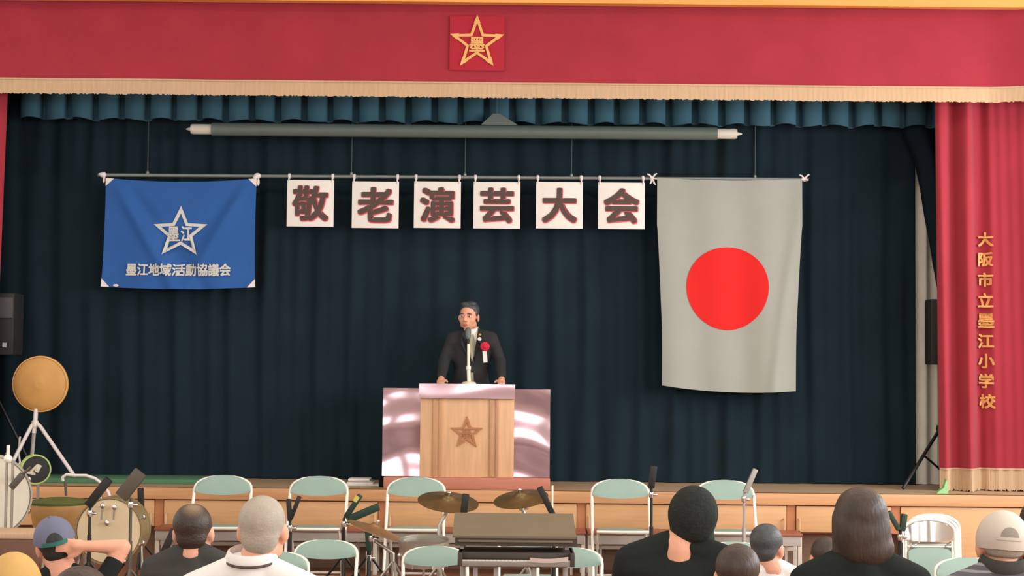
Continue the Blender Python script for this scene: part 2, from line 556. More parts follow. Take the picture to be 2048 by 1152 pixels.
# stage front: nosing board, stiles between storage doors, brown base
zs = 1.65 - (1003 - 739) / S(YF)
zb = 1.65 - (1058 - 739) / S(YF)
struct(MB().box(-4.74, 4.74, YF - .02, YF + .06, zs, ST, .006).build('trim_1', M_fascia))
struct(MB().box(-4.74, 4.74, YF + .12, YF + .2, 0, zb).build('baseboard_front', M_kick))
struct(MB().box(-4.74, 4.74, YF + .05, YF + .2, zb - .012, zb).build('trim_2', M_tabletop))
stile_x = [-100, 318, 765, 1163, 1583, 1792]
mb = MB()
for px in stile_x:
    c = at(px, 1030, YF).x
    mb.box(c - .035, c + .035, YF + .012, YF + .06, zb, zs - .004)
mb.box(-4.74, 4.74, YF + .05, YF + .08, zb, zs)
struct(mb.build('trim_3', M_stile, smooth=False))
posn = ['behind the drums at far left', 'behind the two leftmost upright chairs', 'behind the third chair and the cymbals', 'behind the two chairs right of the keyboard', 'behind the long-haired woman']
xs = [at(p, 1030, YF).x for p in stile_x]
for i in range(5):
    a, b = xs[i] + .04, xs[i + 1] - .04
    t = thing('storage_door', 'light wooden storage door in the stage front ' + posn[i], 'storage door', ((a + b) / 2, YF, zb), 'storage doors in the stage front')
    MB().box(a, b, YF - .002, YF + .045, zb + .004, zs - .008, .006).build('door_panel', M_door, t)
    for hx in (a + .022, b - .022):
        h = MB().tube([(hx, YF - .004, zb + .012), (hx, YF - .03, zb + .022), (hx, YF - .03, zb + .105), (hx, YF - .004, zb + .115)], .008)
        h.build('handle', M_handle, t)
a = xs[5] + .04
t = thing('fixed_panel', 'plain wooden panel at the right end of the stage front behind white-capped man', 'panel', (a + .4, YF, zb))
MB().box(a, 4.72, YF - .002, YF + .045, .02, zs - .008, .006).build('panel_board', M_door, t)

# ------------------------------------------------------------------ curtains


def fold(x, seed, amp, per):
    return amp * (math.sin(2 * PI * x / per + seed) * .6 + math.sin(2 * PI * x / (per * 1.73) + seed * 2.1) * .35 + math.sin(2 * PI * x / (per * .61) + seed * 3.3) * .22)


# front valance (pelmet) with fringe; right end bent forward, shade put into its shape
YV = 14.22
vx0, vx1 = at(-60, 100, YV).x, at(2160, 100, YV).x
zt = at(1024, -12, YV).z; zm = at(1024, 169, YV).z; zf = at(1024, 196, YV).z


def vy(x, z):
    xe = at(1975, 100, YV).x
    back = max(0, x - xe)
    return YV - .5 * back ** 1.4 + fold(x, .4, .010, 1.3) - .006 * math.sin(x * 5)


val = thing('stage_valance', 'wide crimson stage valance with gold star emblem and tan fringe', 'valance', (0, YV, zf))
MB().solid(lambda u, v: Vector((vx0 + (vx1 - vx0) * u, vy(vx0 + (vx1 - vx0) * u, 0), zm + (zt - zm) * v)), 160, 4, .012).build('cloth', M_red, val)


def fringe_mb(x0, x1, yfn, z1, z0, n, ragged=.006):
    rnd = random.Random(int(abs(x0) * 1000))
    mb = MB(); bot = [z0 + rnd.uniform(-ragged, ragged) for _ in range(n + 1)]

    def fn(u, v):
        i = round(u * n); x = x0 + (x1 - x0) * u
        dy = -.006 - (.002 if i % 2 else 0) - .003 * (1 - v) * (1 if i % 4 < 2 else .3)
        return Vector((x, yfn(x, 0) + dy, z1 + (bot[i] - z1) * (1 - v)))
    return mb.solid(fn, n, 3, .006)


fringe_mb(vx0, vx1, vy, zm + .01, zf, 900).build('fringe', M_fringe, val)
MB().solid(lambda u, v: Vector((vx0 + (vx1 - vx0) * u, vy(vx0 + (vx1 - vx0) * u, 0) - .016, zm + .002 + .014 * v)), 160, 1, .01).build('fringe_braid', M_fringe, val)
pc = at(954, 86, YV - .03); h = 55 / S(YV)
pt = MB().box(pc.x - h, pc.x + h, YV - .022, YV - .016, pc.z - h, pc.z + h).build('emblem_patch', M_red_patch, val, smooth=False)
st = star_outline(56 / S(YV), .41, .0235, .012, True)
st.add(*(lambda q: (q.v, q.f))(shift(text_mb('墨', 30 / S(YV), .025, .012), (0, 0, -.012))))
shift(st, (pc.x, YV - .028, pc.z)).build('star_emblem', M_gold, pt, smooth=False)

# right red curtain
YC = 14.48
rx0, rx1 = at(1876, 600, YC).x, at(2140, 600, YC).x
zfr = at(1960, 939, YC).z; zend = ST + .008


def ry(x, z):
    t = (x - rx0) * S(YC)           # in picture-size units
    f = 0
    for c, wd, am in ((12, 14, -.05), (58, 16, -.085), (36, 12, .03), (88, 14, .05), (200, 30, -.03)):
        f += 1.5 * am * math.exp(-((t - c) / wd) ** 2)
    return YC + f * (1 - .3 * max(0, (z - 2.5)) / 2) + .006 * math.sin(t * .3 + z)


rc = thing('red_curtain', 'crimson front curtain with a column of gold characters at right of stage', 'curtain', ((rx0 + rx1) / 2, YC, ST), 'crimson front curtains')


def rfn(u, v):
    z = zfr + (4.2 - zfr) * v
    x = rx0 + (rx1 - rx0) * u
    xx = x - .03 * v * (1 - u)
    return Vector((xx, ry(x, z), z))


MB().solid(rfn, 120, 16, .012).build('cloth', M_red, rc)
fringe_mb(rx0 - .0, rx1, ry, zfr + .01, zend, 260, .012).build('fringe', M_fringe, rc)
MB().solid(lambda u, v: Vector((rx0 + (rx1 - rx0) * u, ry(rx0 + (rx1 - rx0) * u, zfr) - .016, zfr + .014 * v)), 120, 1, .01).build('fringe_braid', M_fringe, rc)
for ch, px, py in zip('大阪市立墨江小学校', (1974, 1974, 1974, 1974, 1975, 1975, 1976, 1976, 1978), (478, 518, 559, 600, 641, 682, 722, 762, 803)):
    p = at(px, py, YC - .03)
    tm = text_mb(ch, 29 / S(YC), .032, .008)
    tm.v = [Vector((q.x * .95 + p.x, ry(p.x + q.x, p.z) - .012 + q.y, q.z + p.z)) for q in tm.v]
    tm.build('character', M_gold, rc, smooth=False)
# left red curtain, only its edge in view
lx1 = at(14, 300, YC).x
lc = thing('red_curtain', 'narrow edge of crimson front curtain at far left of stage', 'curtain', (lx1 - .3, YC, ST), 'crimson front curtains')


def lfn(u, v):
    z = zfr + (4.2 - zfr) * v
    x = lx1 - .7 + (.7 + .0 - .06 * (1 - v)) * u
    return Vector((x, YC + .035 * math.sin(u * 19) - .02, z))


MB().solid(lfn, 50, 10, .012).build('cloth', M_red, lc)
fringe_mb(lx1 - .7, lx1 - .06, lambda x, z: YC + .035 * math.sin((x - lx1 + .7) / .64 * 19) - .02, zfr + .01, zend, 120, .012).build('fringe', M_fringe, lc)

# teal pleated border behind the valance
YT = 14.92
tx0, tx1 = at(40, 220, YT).x, at(1880, 220, YT).x
ztb = at(1024, 246, YT).z
period = 52.5 / S(YT)


def tealfn(u, v):
    x = tx0 + (tx1 - tx0) * u
    ph = (x - tx0) / period
    fr = ph % 1.0
    y = YT - .05 * math.sin(PI * min(1, fr / .76)) ** .6 + (.06 if fr > .76 else 0) + .008 * math.sin(ph * 2.3)
    return Vector((x, y, ztb + (4.35 - ztb) * v + (.012 * math.sin(ph * 3.7) if v == 0 else 0)))


tb = MB().solid(tealfn, 840, 4, .01).build('pleated_border', M_teal)
tag(tb, 'teal blue box-pleated border cloth hanging behind the crimson valance', 'curtain border')

# main navy backdrop
YB = 15.2
bx0, bx1 = at(-70, 600, YB).x, at(1830, 600, YB).x


def backfn(u, v):
    x = bx0 + (bx1 - bx0) * u
    z = ST + .006 + (4.4 - ST) * v
    y = YB + fold(x + .02 * math.sin(z * 2 + x), 1.3, .024, .26) + .006 * math.sin(x * 41 + z * .5)
    return Vector((x, y, z))


bd = MB().solid(backfn, 560, 18, .01).build('navy_backdrop', M_navy)
tag(bd, 'full-width navy stage curtain in soft folds behind the speaker and flags', 'curtain')

# grey wing cloth and dark swept leg at right
gx0, gx1 = at(1831, 600, 15.22).x, at(1930, 600, 15.22).x
gw = MB().solid(lambda u, v: Vector((gx0 + (gx1 - gx0) * u, 15.22 + .035 * math.sin(u * 24) * (.6 + .4 * v), ST + .006 + 3.2 * v)), 70, 8, .01).build('wing_curtain', M_greycloth)
tag(gw, 'pale grey wing curtain hanging at right beside the navy backdrop', 'curtain')
edge = [(205, 1770), (260, 1800), (320, 1829), (380, 1842), (430, 1850), (480, 1860), (530, 1868), (580, 1877), (640, 1889)]
YL = 15.1


def legfn(u, v):
    t = v * (len(edge) - 1); i = min(int(t), len(edge) - 2); f = t - i
    py = edge[i][0] * (1 - f) + edge[i + 1][0] * f; px = edge[i][1] * (1 - f) + edge[i + 1][1] * f
    p = at(px, py, YL); q = at(1960, py, YL)
    return Vector((p.x + (q.x - p.x) * u, YL + .035 * math.sin(u * 16 + v * 2), p.z))


lg = MB().solid(legfn, 60, 24, .01).build('swept_curtain', M_navy)
tag(lg, 'dark navy leg curtain swept diagonally aside at top right of stage', 'curtain')
# ------------------------------------------------------------------ screen tube
YS = 14.8
p0, p1 = at(424, 258.5, YS), at(1434, 267.5, YS)
t = thing('projection_screen', 'rolled projection screen in a long grey-green tube below the valance', 'screen', ((p0 + p1) / 2))
MB().tube([p0 + (p1 - p0) * (k / 8) for k in range(9)], 13.2 / S(YS), 20).build('screen_case', M_tube, t)
d = (p1 - p0).normalized()
for (c0, sg, ln) in ((p0, -1, 42), (p1, 1, 40)):
    L = ln / S(YS); r = 10.5 / S(YS)
    MB().lathe([(.03, 0), (r, 0), (r, L * .9), (r * .9, L), (r * .35, L), (r * .3, L + .02), (.004, L + .045)], c0, d * sg, 20).build('end_cap', M_cap, t)
pk = at(993, 206, YS + .02)
q0, q1, q2 = at(962, 250, YS), at(1036, 251, YS), at(993, 228, YS)
hb = MB().prism([(q0.x, q0.z), (q1.x, q1.z), (q2.x + .03, q2.z), (q2.x - .03, q2.z)], YS - .02, YS + .02)
hb.build('hanger_bracket', M_tube, t, smooth=False)
MB().tube([q2, (q2.x, YS, 5.4)], .012).build('hanger_rod', M_teal, t)

# ------------------------------------------------------------------ hanging pole, placards, flags
YP = 15.0
pA, pB = at(196, 350, YP), at(1617, 359, YP)


def pole_z(x):
    f = (x - pA.x) / (pB.x - pA.x)
    return pA.z + (pB.z - pA.z) * f


t = thing('hanging_pole', 'long thin grey pole on wires carrying the flags and placards', 'pole', ((pA + pB) / 2))
MB().tube([pA + (pB - pA) * (k / 10) for k in range(11)], .016, 10).build('pole_tube', M_pole, t)
for px in (295, 703, 930, 1143, 1510):
    q = at(px, 350, YP)
    MB().tube([(q.x, YP, pole_z(q.x)), (q.x, YP, 5.4)], .0045, 6).build('hanging_wire', M_wire, t)
    MB().ell((q.x, YP, pole_z(q.x) + .022), (.014, .014, .02)).build('wire_hook', M_pole, t)

words_ = [('敬', 574, 360, 'first, next to the blue flag'), ('老', 704, 363, 'second from the blue flag'), ('演', 828, 363, 'third from the blue flag'),
          ('芸', 947, 364, 'third from the white flag'), ('大', 1072, 364, 'second from the white flag'), ('会', 1196, 365, 'last, next to the white flag')]
for ch, px, py, pos_ in words_:
    a_ = at(px, py, YP - .03); b_ = at(px + 93.5, py + 93.5, YP - .03)
    cx, cz = (a_.x + b_.x) / 2, (a_.z + b_.z) / 2; hw = 46.8 / S(YP)
    yb = YP - .03
    t = thing('placard', 'white placard with large dark brown character ' + ch + ', ' + pos_, 'placard', (cx, yb, cz - hw), 'six character placards on the pole')
    MB().box(cx - hw, cx + hw, yb - .006, yb + .006, cz - hw, cz + hw, .002).build('board', M_paper, t)
    hgt = 72 / S(YP) if ch not in '大' else 71 / S(YP)
    e = text_mb(ch, hgt * 1.02, .046, .001)
    shift(e, (cx + .004, yb - .0078, cz - .004)).build('character_edge', M_pink, t, smooth=False)
    e = text_mb(ch, hgt * .985, .036, .001)
    shift(e, (cx, yb - .0095, cz)).build('character', M_ink, t, smooth=False)
    for sx in (-1, 1):
        x = cx + sx * hw * .93
        z = pole_z(x)
        k = MB().lathe([(.021, -.012), (.026, 0), (.021, .012)], (x, YP, z), (1, 0, .02), 12)
        k.tube([(x, YP - .02, z), (x, yb - .008, z - .03), (x, yb - .008, cz + hw - .02)], .007, 6)
        k.build('tie', M_tie, t)

# blue association flag
YG = YP - .03
bw, bh = 302 / S(YP), 218 / S(YP)
bc = at(361, 465, YG)


def bwarp(p):
    u = (p.x) / (bw / 2); v = p.z / (bh / 2)        # -1..1, v=1 top
    sag = .055 * (1 - u * u) * (v + 1) / 2 * .6 - .01 * u
    x = p.x * (1 - .012 * (1 - v * v)) - .012 * (1 - v) * (1 if u < 0 else 0)
    dl = u + 1; dr = 1 - u; dn = 1 - v
    y = -.035 * math.exp(-((dl - .42 * dn - .12) / .10) ** 2) * min(1, dn * 2) + .02 * math.exp(-((dl - .55 * dn - .22) / .12) ** 2) * min(1, dn * 2)
    y += -.03 * math.exp(-((dr - .40 * dn - .10) / .10) ** 2) * min(1, dn * 2) + .018 * math.exp(-((dr - .52 * dn - .2) / .12) ** 2) * min(1, dn * 2)
    y += .012 * math.sin(u * 7 + 1) * dn / 2
    z = p.z - sag - (.02 if v < -.9 else 0) * (1 - u * u) - .006 * u
    return Vector((bc.x + x, YG - .01 + y + p.y, bc.z + z))


def warp(mb, fn):
    mb.v = [fn(q) for q in mb.v]; return mb


fl = thing('blue_flag', 'blue association flag with white star and a row of characters', 'flag', (bc.x, YG, bc.z - bh / 2))
warp(MB().solid(lambda u, v: Vector((-bw / 2 + bw * u, 0, -bh / 2 + bh * v)), 60, 44, .004), bwarp).build('cloth', M_blue, fl)
st = star_outline(56 / S(YP), .44, .026, .003)
shift(st, (at(362, 460, YG).x - bc.x, -.008, at(362, 462, YG).z - bc.z))
warp(st, bwarp).build('star', M_print, fl, smooth=False)
e = text_mb('墨江', 32 / S(YP), .026, .002)
e.v = [Vector((q.x * .72, q.y, q.z)) for q in e.v]
shift(e, (at(362, 463, YG).x - bc.x, -.009, at(362, 464, YG).z - bc.z))
warp(e, bwarp).build('star_characters', M_print, fl, smooth=False)
e = text_mb('墨江地域活動協議会', 26 / S(YP), .029, .002)
wdt = max(q.x for q in e.v) - min(q.x for q in e.v)
k = (206 / S(YP)) / wdt
e.v = [Vector((q.x * k, q.y, q.z)) for q in e.v]
shift(e, (at(360, 541, YG).x - bc.x, -.010, at(360, 539, YG).z - bc.z))
warp(e, bwarp).build('name_characters', M_print, fl, smooth=False)
cs = .072
for sx in (-1, 1):
    for sz in (-1, 1):
        tri = MB().prism([(sx * bw / 2, sz * bh / 2), (sx * (bw / 2 - cs), sz * bh / 2), (sx * bw / 2, sz * (bh / 2 - cs))], -.009, .006)
        warp(tri, bwarp).build('corner_patch', M_tie, fl, smooth=False)
for px, py in ((207, 351), (515, 357)):
    q = at(px, py, YP)
    k = MB().ell((q.x, YP - .01, pole_z(q.x)), (.032, .03, .026)).ell((q.x + .012, YP - .03, q.z - .035), (.012, .01, .035))
    k.ell((q.x - .012, YP - .03, q.z + .008), (.025, .012, .014))
    k.build('tie_knot', M_tie, fl)
q = at(232, 571, YG)
MB().ell((q.x, YG - .01, q.z), (.026, .008, .012)).build('loose_cord', M_tie, fl)

# white flag with red sun disc
fw, fh = 290 / S(YP), 420 / S(YP)
fc = at(1459, 566, YG)


def fwarp(p):
    u = p.x / (fw / 2); v = p.z / (fh / 2)
    nar = 1 - .075 * max(0, (.55 - v)) ** .8 * (1 if v < .55 else 0)
    if v < -.45: nar += .028 * ((-.45 - v) / .55) ** 1.2
    x = p.x * nar - .004
    sag = .02 * (1 - u * u) if v > 0 else 0
    bot = (.035 * (1 - u * u) + .02 * u) * max(0, -v) ** 2
    d_ = 1 - v
    y = .014 * math.sin(u * 9 + .6 * v) * (.4 + .3 * d_) + .02 * math.sin(u * 4.2 + 1.2 - v) * d_ * .5
    y += -.03 * math.exp(-((1 - u - .16 * d_) / .1) ** 2) * min(1, d_)
    z = p.z - sag * (v if v > 0 else 0) - bot
    return Vector((fc.x + x, YG - .02 + y + p.y, fc.z + z))


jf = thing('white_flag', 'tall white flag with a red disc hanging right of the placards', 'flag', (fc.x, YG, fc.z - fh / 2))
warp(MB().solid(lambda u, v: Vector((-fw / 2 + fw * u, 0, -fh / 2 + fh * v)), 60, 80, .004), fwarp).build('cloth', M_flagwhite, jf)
dc = at(1455, 576, YG); R = 83 / S(YP)
dm = MB(); NR, NA = 12, 64
vs = [Vector((0, 0, 0))]; fs = []
for j in range(1, NR + 1):
    for k in range(NA):
        vs.append(Vector((R * j / NR * math.cos(2 * PI * k / NA), 0, R * j / NR * math.sin(2 * PI * k / NA))))
for k in range(NA):
    k2 = (k + 1) % NA
    fs.append((0, 1 + k, 1 + k2))
    for j in range(NR - 1):
        fs.append((1 + j * NA + k, 1 + (j + 1) * NA + k, 1 + (j + 1) * NA + k2, 1 + j * NA + k2))
dm.add(vs, fs)
dm.v = [Vector((q.x * 1.04 + dc.x - fc.x, -.004, q.z + dc.z - fc.z)) for q in dm.v]
warp(dm, fwarp).build('red_disc', M_flagred, jf)
for px, py in ((1304, 357), (1608, 357)):
    q = at(px, py, YP); zz = pole_z(q.x)
    k = MB().ell((q.x, YP - .005, zz), (.022, .026, .022))
    for dx, dz in ((-.045, .035), (.04, .04), (.03, -.06), (-.02, -.05)):
        if px > 1500 and dz < 0: dz = -.01
        k.tube([(q.x, YP - .02, zz), (q.x + dx * .6, YP - .04, zz + dz * .8), (q.x + dx, YP - .035, zz + dz)], [.009, .008, .006], 6)
    k.build('tie_bow', M_tie, jf)
MB().tube([at(1316, 358, YG - .02), (at(1304, 357, YP).x, YP - .02, pole_z(at(1304, 357, YP).x))], .006, 6).build('tie_cord', M_tie, jf)
MB().tube([at(1603, 358, YG - .02), (at(1608, 357, YP).x, YP - .02, pole_z(at(1608, 357, YP).x))], .006, 6).build('tie_cord', M_tie, jf)

# ------------------------------------------------------------------ lectern
YLc = 14.16
pa = at(768, 955, YLc); pb = at(1100, 955, YLc)
pz = pa.z - .01
zplat = at(934, 956, YLc - .06).z
plat = MB().box(pa.x, pb.x, YLc - .06, YLc + .50, ST, zplat, .006).build('lectern_platform', M_redboard)
tag(plat, 'low red-brown platform board under the lectern', 'platform')
lx0, lx1b = at(840, 860, YLc).x, at(1028, 860, YLc).x
ztop = at(934, 769, YLc).z
lcx = (lx0 + lx1b) / 2
le = thing('lectern', 'wooden lectern with carved star, glossy mauve cloth top and side wings', 'lectern', (lcx, YLc, zplat))
bodym = MB().box(lx0, lx1b, YLc, YLc + .48, zplat, ztop - .02, .008)
bodym.build('lectern_body', M_wood, le)
for px in (868, 880, 982, 994):
    x = at(px, 870, YLc).x
    MB().box(x - .013, x + .013, YLc - .014, YLc + .01, zplat + .012, ztop - .12, .006).build('moulding', M_woodline, le)
xa, xb = at(886, 870, YLc).x, at(976, 870, YLc).x
c = at(934, 866, YLc)
em = star_outline(34 / S(YLc), .42, .019, .012)
q = text_mb('墨', 18 / S(YLc), .03, .012)
em.add(q.v, q.f)
shift(em, (c.x, YLc - .006, c.z)).build('carved_star', M_wooddark, le, smooth=False)


def glossy_sheet(x0, x1, z0, z1, y, th, seed, amp, nu=60, nv=60, wl=.50, tilt=.03):
    def fn(u, v):
        x = x0 + (x1 - x0) * u; z = z0 + (z1 - z0) * v
        d_ = math.sin(2 * PI * z / wl + seed + .9 * math.sin(x * 5.5 + seed)) + .35 * math.sin(2 * PI * x / .52 + seed * 2 + z * 4)
        return Vector((x, y + amp * d_ + tilt * (z - z0), z))
    return MB().solid(fn, nu, nv, th)


wz1 = at(800, 776, YLc + .06).z
for (pl, pr, sd) in ((765, 842, 3), (1026, 1100, 11)):
    x0 = at(pl, 860, YLc + .06).x; x1 = at(pr, 860, YLc + .06).x
    wg = glossy_sheet(x0, x1, zplat + .004, wz1, YLc + .06, .35, sd, .0075).build('wing_panel', M_gloss, le)
x0 = at(838, 780, YLc - .02).x; x1 = at(1030, 780, YLc - .02).x
zc = at(934, 797, YLc - .02).z
tc_ = glossy_sheet(x0, x1, zc, ztop + .004, YLc - .026, .024, 5, .0018, 80, 16, .30, .045)
tc_.box(x0, x1, YLc - .01, YLc + .5, ztop - .012, ztop + .004, .004)
tc_.build('top_cloth', M_gloss, le)
q = at(763, 962, YLc)
MB().box(q.x - .03, pa.x + .004, YLc + .1, YLc + .2, ST, ST + .07, .01).build('rubber_foot', M_black, plat)

# microphone on the lectern
YM = YLc + .22
b0 = at(938, 770, YM); b0.z = ztop + .004
mtop = at(937, 688, YM); mmid = at(937, 735, YM)
mc = thing('microphone', 'grey microphone on a slim cream stand in front of the speaker', 'microphone', b0)
MB().lathe([(.06, 0), (.062, .008), (.05, .016), (.015, .02)], b0, (0, 0, 1), 24).build('stand_base', M_cream, mc)
MB().tube([b0 + Vector((0, 0, .01)), mmid], .0165, 12).tube([mmid, mtop], .0125, 12).lathe([(.0165, 0), (.021, .004), (.021, .03), (.0165, .034)], mmid - Vector((0, 0, .02)), (0, 0, 1), 16).build('stand_pole', M_cream, mc)
h0 = at(936, 688, YM); h1 = at(936, 676, YM); h2 = at(936, 661, YM)
MB().tube([h0, h1], [.012, .016], 10).build('mic_clip', M_blackmetal, mc)
dv = (h2 - h1).normalized()
MB().lathe([(.014, -.01), (.02, .0), (.024, .02), (.026, .05), (.024, .075), (.015, .09), (.004, .094)], h1, dv + Vector((0, .25, 0)), 16).build('mic_head', M_mic, mc)

# papers on the stage left of the lectern
pc_ = at(722, 962, 14.5); pc_.z = ST
t = thing('paper_stack', 'low stack of white papers on the stage floor left of the lectern', 'papers', pc_)
for i, (wd, of, z0, z1, m_) in enumerate(((.30, .02, 0, .012, M_paper), (.22, 0, .012, .03, M_paper), (.20, 0, .03, .042, M_palemetal), (.18, -.01, .042, .058, M_paper))):
    MB().box(pc_.x - wd / 2 + of, pc_.x + wd / 2 + of, 14.4, 14.62, ST + z0, ST + z1, .003).build('paper', m_, t)
# green mat at left of stage
g0, g1 = at(30, 960, 14.1).x, at(390, 960, 14.1).x
gm = MB().box(g0, g1, 14.38, 14.92, ST, ST + .04, .008).build('gym_mat', M_green)
tag(gm, 'thin green mat lying on the stage floor under the fan', 'mat')

# ------------------------------------------------------------------ things at the stage's sides
fanY = 14.62
fc_ = at(80, 768, fanY)
fan = thing('stage_fan', 'round tan fan cover on a white tripod at left of stage', 'fan', (fc_.x, fanY, ST + .04))
R = 55 / S(fanY)
MB().lathe([(.01, -.045), (.03, -.047), (.045, -.042), (.09, -.032), (.16, -.018), (R - .01, .0), (R, .012), (R, .03), (R - .02, .06), (.12, .09), (.05, .12), (.01, .125)], fc_, (0.03, 1, .04), 48).build('fan_cover', M_fan, fan)
MB().lathe([(R - .006, -.004), (R + .005, .0), (R + .006, .02), (R - .002, .028)], fc_, (0.03, 1, .04), 48, close=False).build('cover_rim', M_gold, fan)
nk0 = at(72, 820, fanY + .02); nk1 = at(70, 850, fanY + .02); nk2 = at(68, 866, fanY + .02)
MB().tube([fc_ + Vector((0, .06, -.15)), nk0, nk1, nk2], .02, 10).lathe([(.024, 0), (.03, .01), (.03, .05), (.024, .06)], nk1 + Vector((0, 0, -.02)), (0, 0, 1), 14).build('neck', M_whitepaint, fan)


def foot_at(px, py, zf):
    d_ = FW * F_PX + RV * (px - 1024) + UV * (576 - py)
    k_ = (zf - CAM.z) / d_.z
    return CAM + d_ * k_


for px, py, yy in ((149, 952, 14.5), (12, 925, 14.52), (62, 905, 14.86)):
    ft = at(px, py, yy); ft.z = ST + .04 + .012
    s_ = nk1 + Vector((.0, 0, .03))
    el = s_ + (ft - s_) * .14 + Vector((0, 0, .02))
    MB().tube([s_, el, ft], .0165, 10).ell(ft, (.022, .022, .012)).build('leg', M_whitepaint, fan)
MB().tube([nk1 + Vector((-.12, -.02, -.1)), at(37, 905, 14.6), at(40, 925, 14.6), at(32, 935, 14.6)], .009, 8).build('brace', M_whitepaint, fan)

# loudspeaker at far left on a pole stand
spY = 14.75
s0, s1 = at(-62, 585, spY), at(26, 710, spY)
sp = thing('loudspeaker', 'dark loudspeaker with small white plate at far left edge of the stage', 'loudspeaker', ((s0.x + s1.x) / 2, spY, ST), 'loudspeakers on tripod stands')
MB().box(s0.x, s1.x, spY, spY + .3, s1.z, s0.z, .015).build('cabinet', M_spk, sp)
g = MB().box(s0.x + .025, s1.x - .01, spY - .012, spY + .003, s0.z - .22, s0.z - .04, .01).build('horn_grille', M_grille, sp)
q = at(9, 690, spY)
MB().box(q.x - .016, q.x + .016, spY - .008, spY + .002, q.z - .02, q.z + .02).build('name_plate', M_label, sp, smooth=False)
cx = (s0.x + s1.x) / 2
MB().tube([(cx, spY + .15, s1.z), (cx, spY + .15, ST + .1)], .02, 10).build('stand_pole', M_blackmetal, sp)
for k in range(3):
    an = k * 2.09 + .5
    MB().tube([(cx, spY + .15, ST + .75), (cx + .4 * math.cos(an), spY + .15 + .25 * math.sin(an), ST + .012)], .013, 8).build('stand_leg', M_blackmetal, sp)
# loudspeaker at right behind the red curtain
spY = 14.75
s0, s1 = at(1861, 598, spY), at(1945, 730, spY)
sp = thing('loudspeaker', 'dark loudspeaker on a tripod half hidden behind the right crimson curtain', 'loudspeaker', ((s0.x + s1.x) / 2, spY, ST), 'loudspeakers on tripod stands')
MB().box(s0.x, s1.x, spY, spY + .22, s1.z, s0.z, .015).build('cabinet', M_spk, sp)
cx = at(1886, 860, spY).x
MB().tube([(cx, spY + .12, s1.z), (cx, spY + .12, ST + .15)], .018, 10).build('stand_pole', M_palemetal, sp)
hub = Vector((cx, spY + .1, at(1878, 858, spY).z))
MB().lathe([(.03, -.03), (.035, 0), (.03, .03)], hub, (0, 0, 1), 14).build('stand_hub', M_greenblack, sp)
ft = at(1806, 972, 14.55); ft.z = ST + .012
MB().tube([hub, ft], .015, 8).build('stand_leg', M_blackmetal, sp)
MB().tube([hub + (ft - hub) * .45, (cx, spY + .1, ST + .16)], .010, 8).build('stand_brace', M_blackmetal, sp)
for dx, dy in ((.35, -.15), (.1, .2)):
    MB().tube([hub, (cx + dx, spY + .1 + dy, ST + .012)], .015, 8).build('stand_leg', M_blackmetal, sp)
# pale green cloth scrap at foot of right curtain
q = at(1884, 975, 14.16); q.z = ST
gs = MB().prism([(q.x - .06, ST + .002), (q.x + .035, ST + .002), (q.x + .03, ST + .10), (q.x + .022, ST + .12), (q.x + .0, ST + .05), (q.x - .03, ST + .03)], 14.1, 14.16).build('green_cloth', M_green2, smooth=False)
tag(gs, 'scrap of pale green cloth at the foot of the right crimson curtain', 'cloth')
#==PART2==
# ------------------------------------------------------------------ low tables in front of the stage
YTb = 13.62
zt_ = 1.65 - (1060 - 739) / S(YTb)
tabs = [(308, 741), (745, 1172), (1176, 1606)]
tl = ['at left behind the first upright chairs', 'in the middle behind the drum kit', 'at right behind the black-haired woman']
for (pl, pr), lb in zip(tabs, tl):
    x0, x1 = at(pl, 1060, YTb).x, at(pr, 1060, YTb).x
    t = thing('low_table', 'low folding table with pale apron and white legs ' + lb, 'table', ((x0 + x1) / 2, YTb + .16, 0), 'low tables in front of the stage')
    MB().box(x0, x1, YTb, YTb + .32, zt_ - .022, zt_, .005).build('table_top', M_tabletop, t)
    MB().box(x0 + .01, x1 - .01, YTb + .015, YTb + .03, zt_ - .10, zt_ - .022, .003).build('apron', M_tablegrey, t)
    for sx, x in ((1, x0 + .02), (-1, x1 - .02)):
        for yy in (YTb + .04, YTb + .28):
            MB().obox((x, yy, 0), (x, yy, zt_ - .03), .034, .034, bev=.006).build('leg', M_tableleg, t)
        xx = x + sx * .09
        MB().obox((xx, YTb + .16, 0), (xx, YTb + .16, zt_ - .03), .02, .02).build('brace', M_tableleg, t)
    zc_ = 1.65 - (1094 - 739) / S(YTb)
    MB().box(x0 + .02, x1 - .02, YTb + .15, YTb + .17, zc_ - .016, zc_ + .016, .003).build('crossbar', M_tableleg, t)

# ------------------------------------------------------------------ folding chairs


def chair_frame_pt(x, h):
    """point on the chair's back frame plane at height h (leans back as it rises)"""
    return Vector((x, -.20 + .40 * h / .78, h))


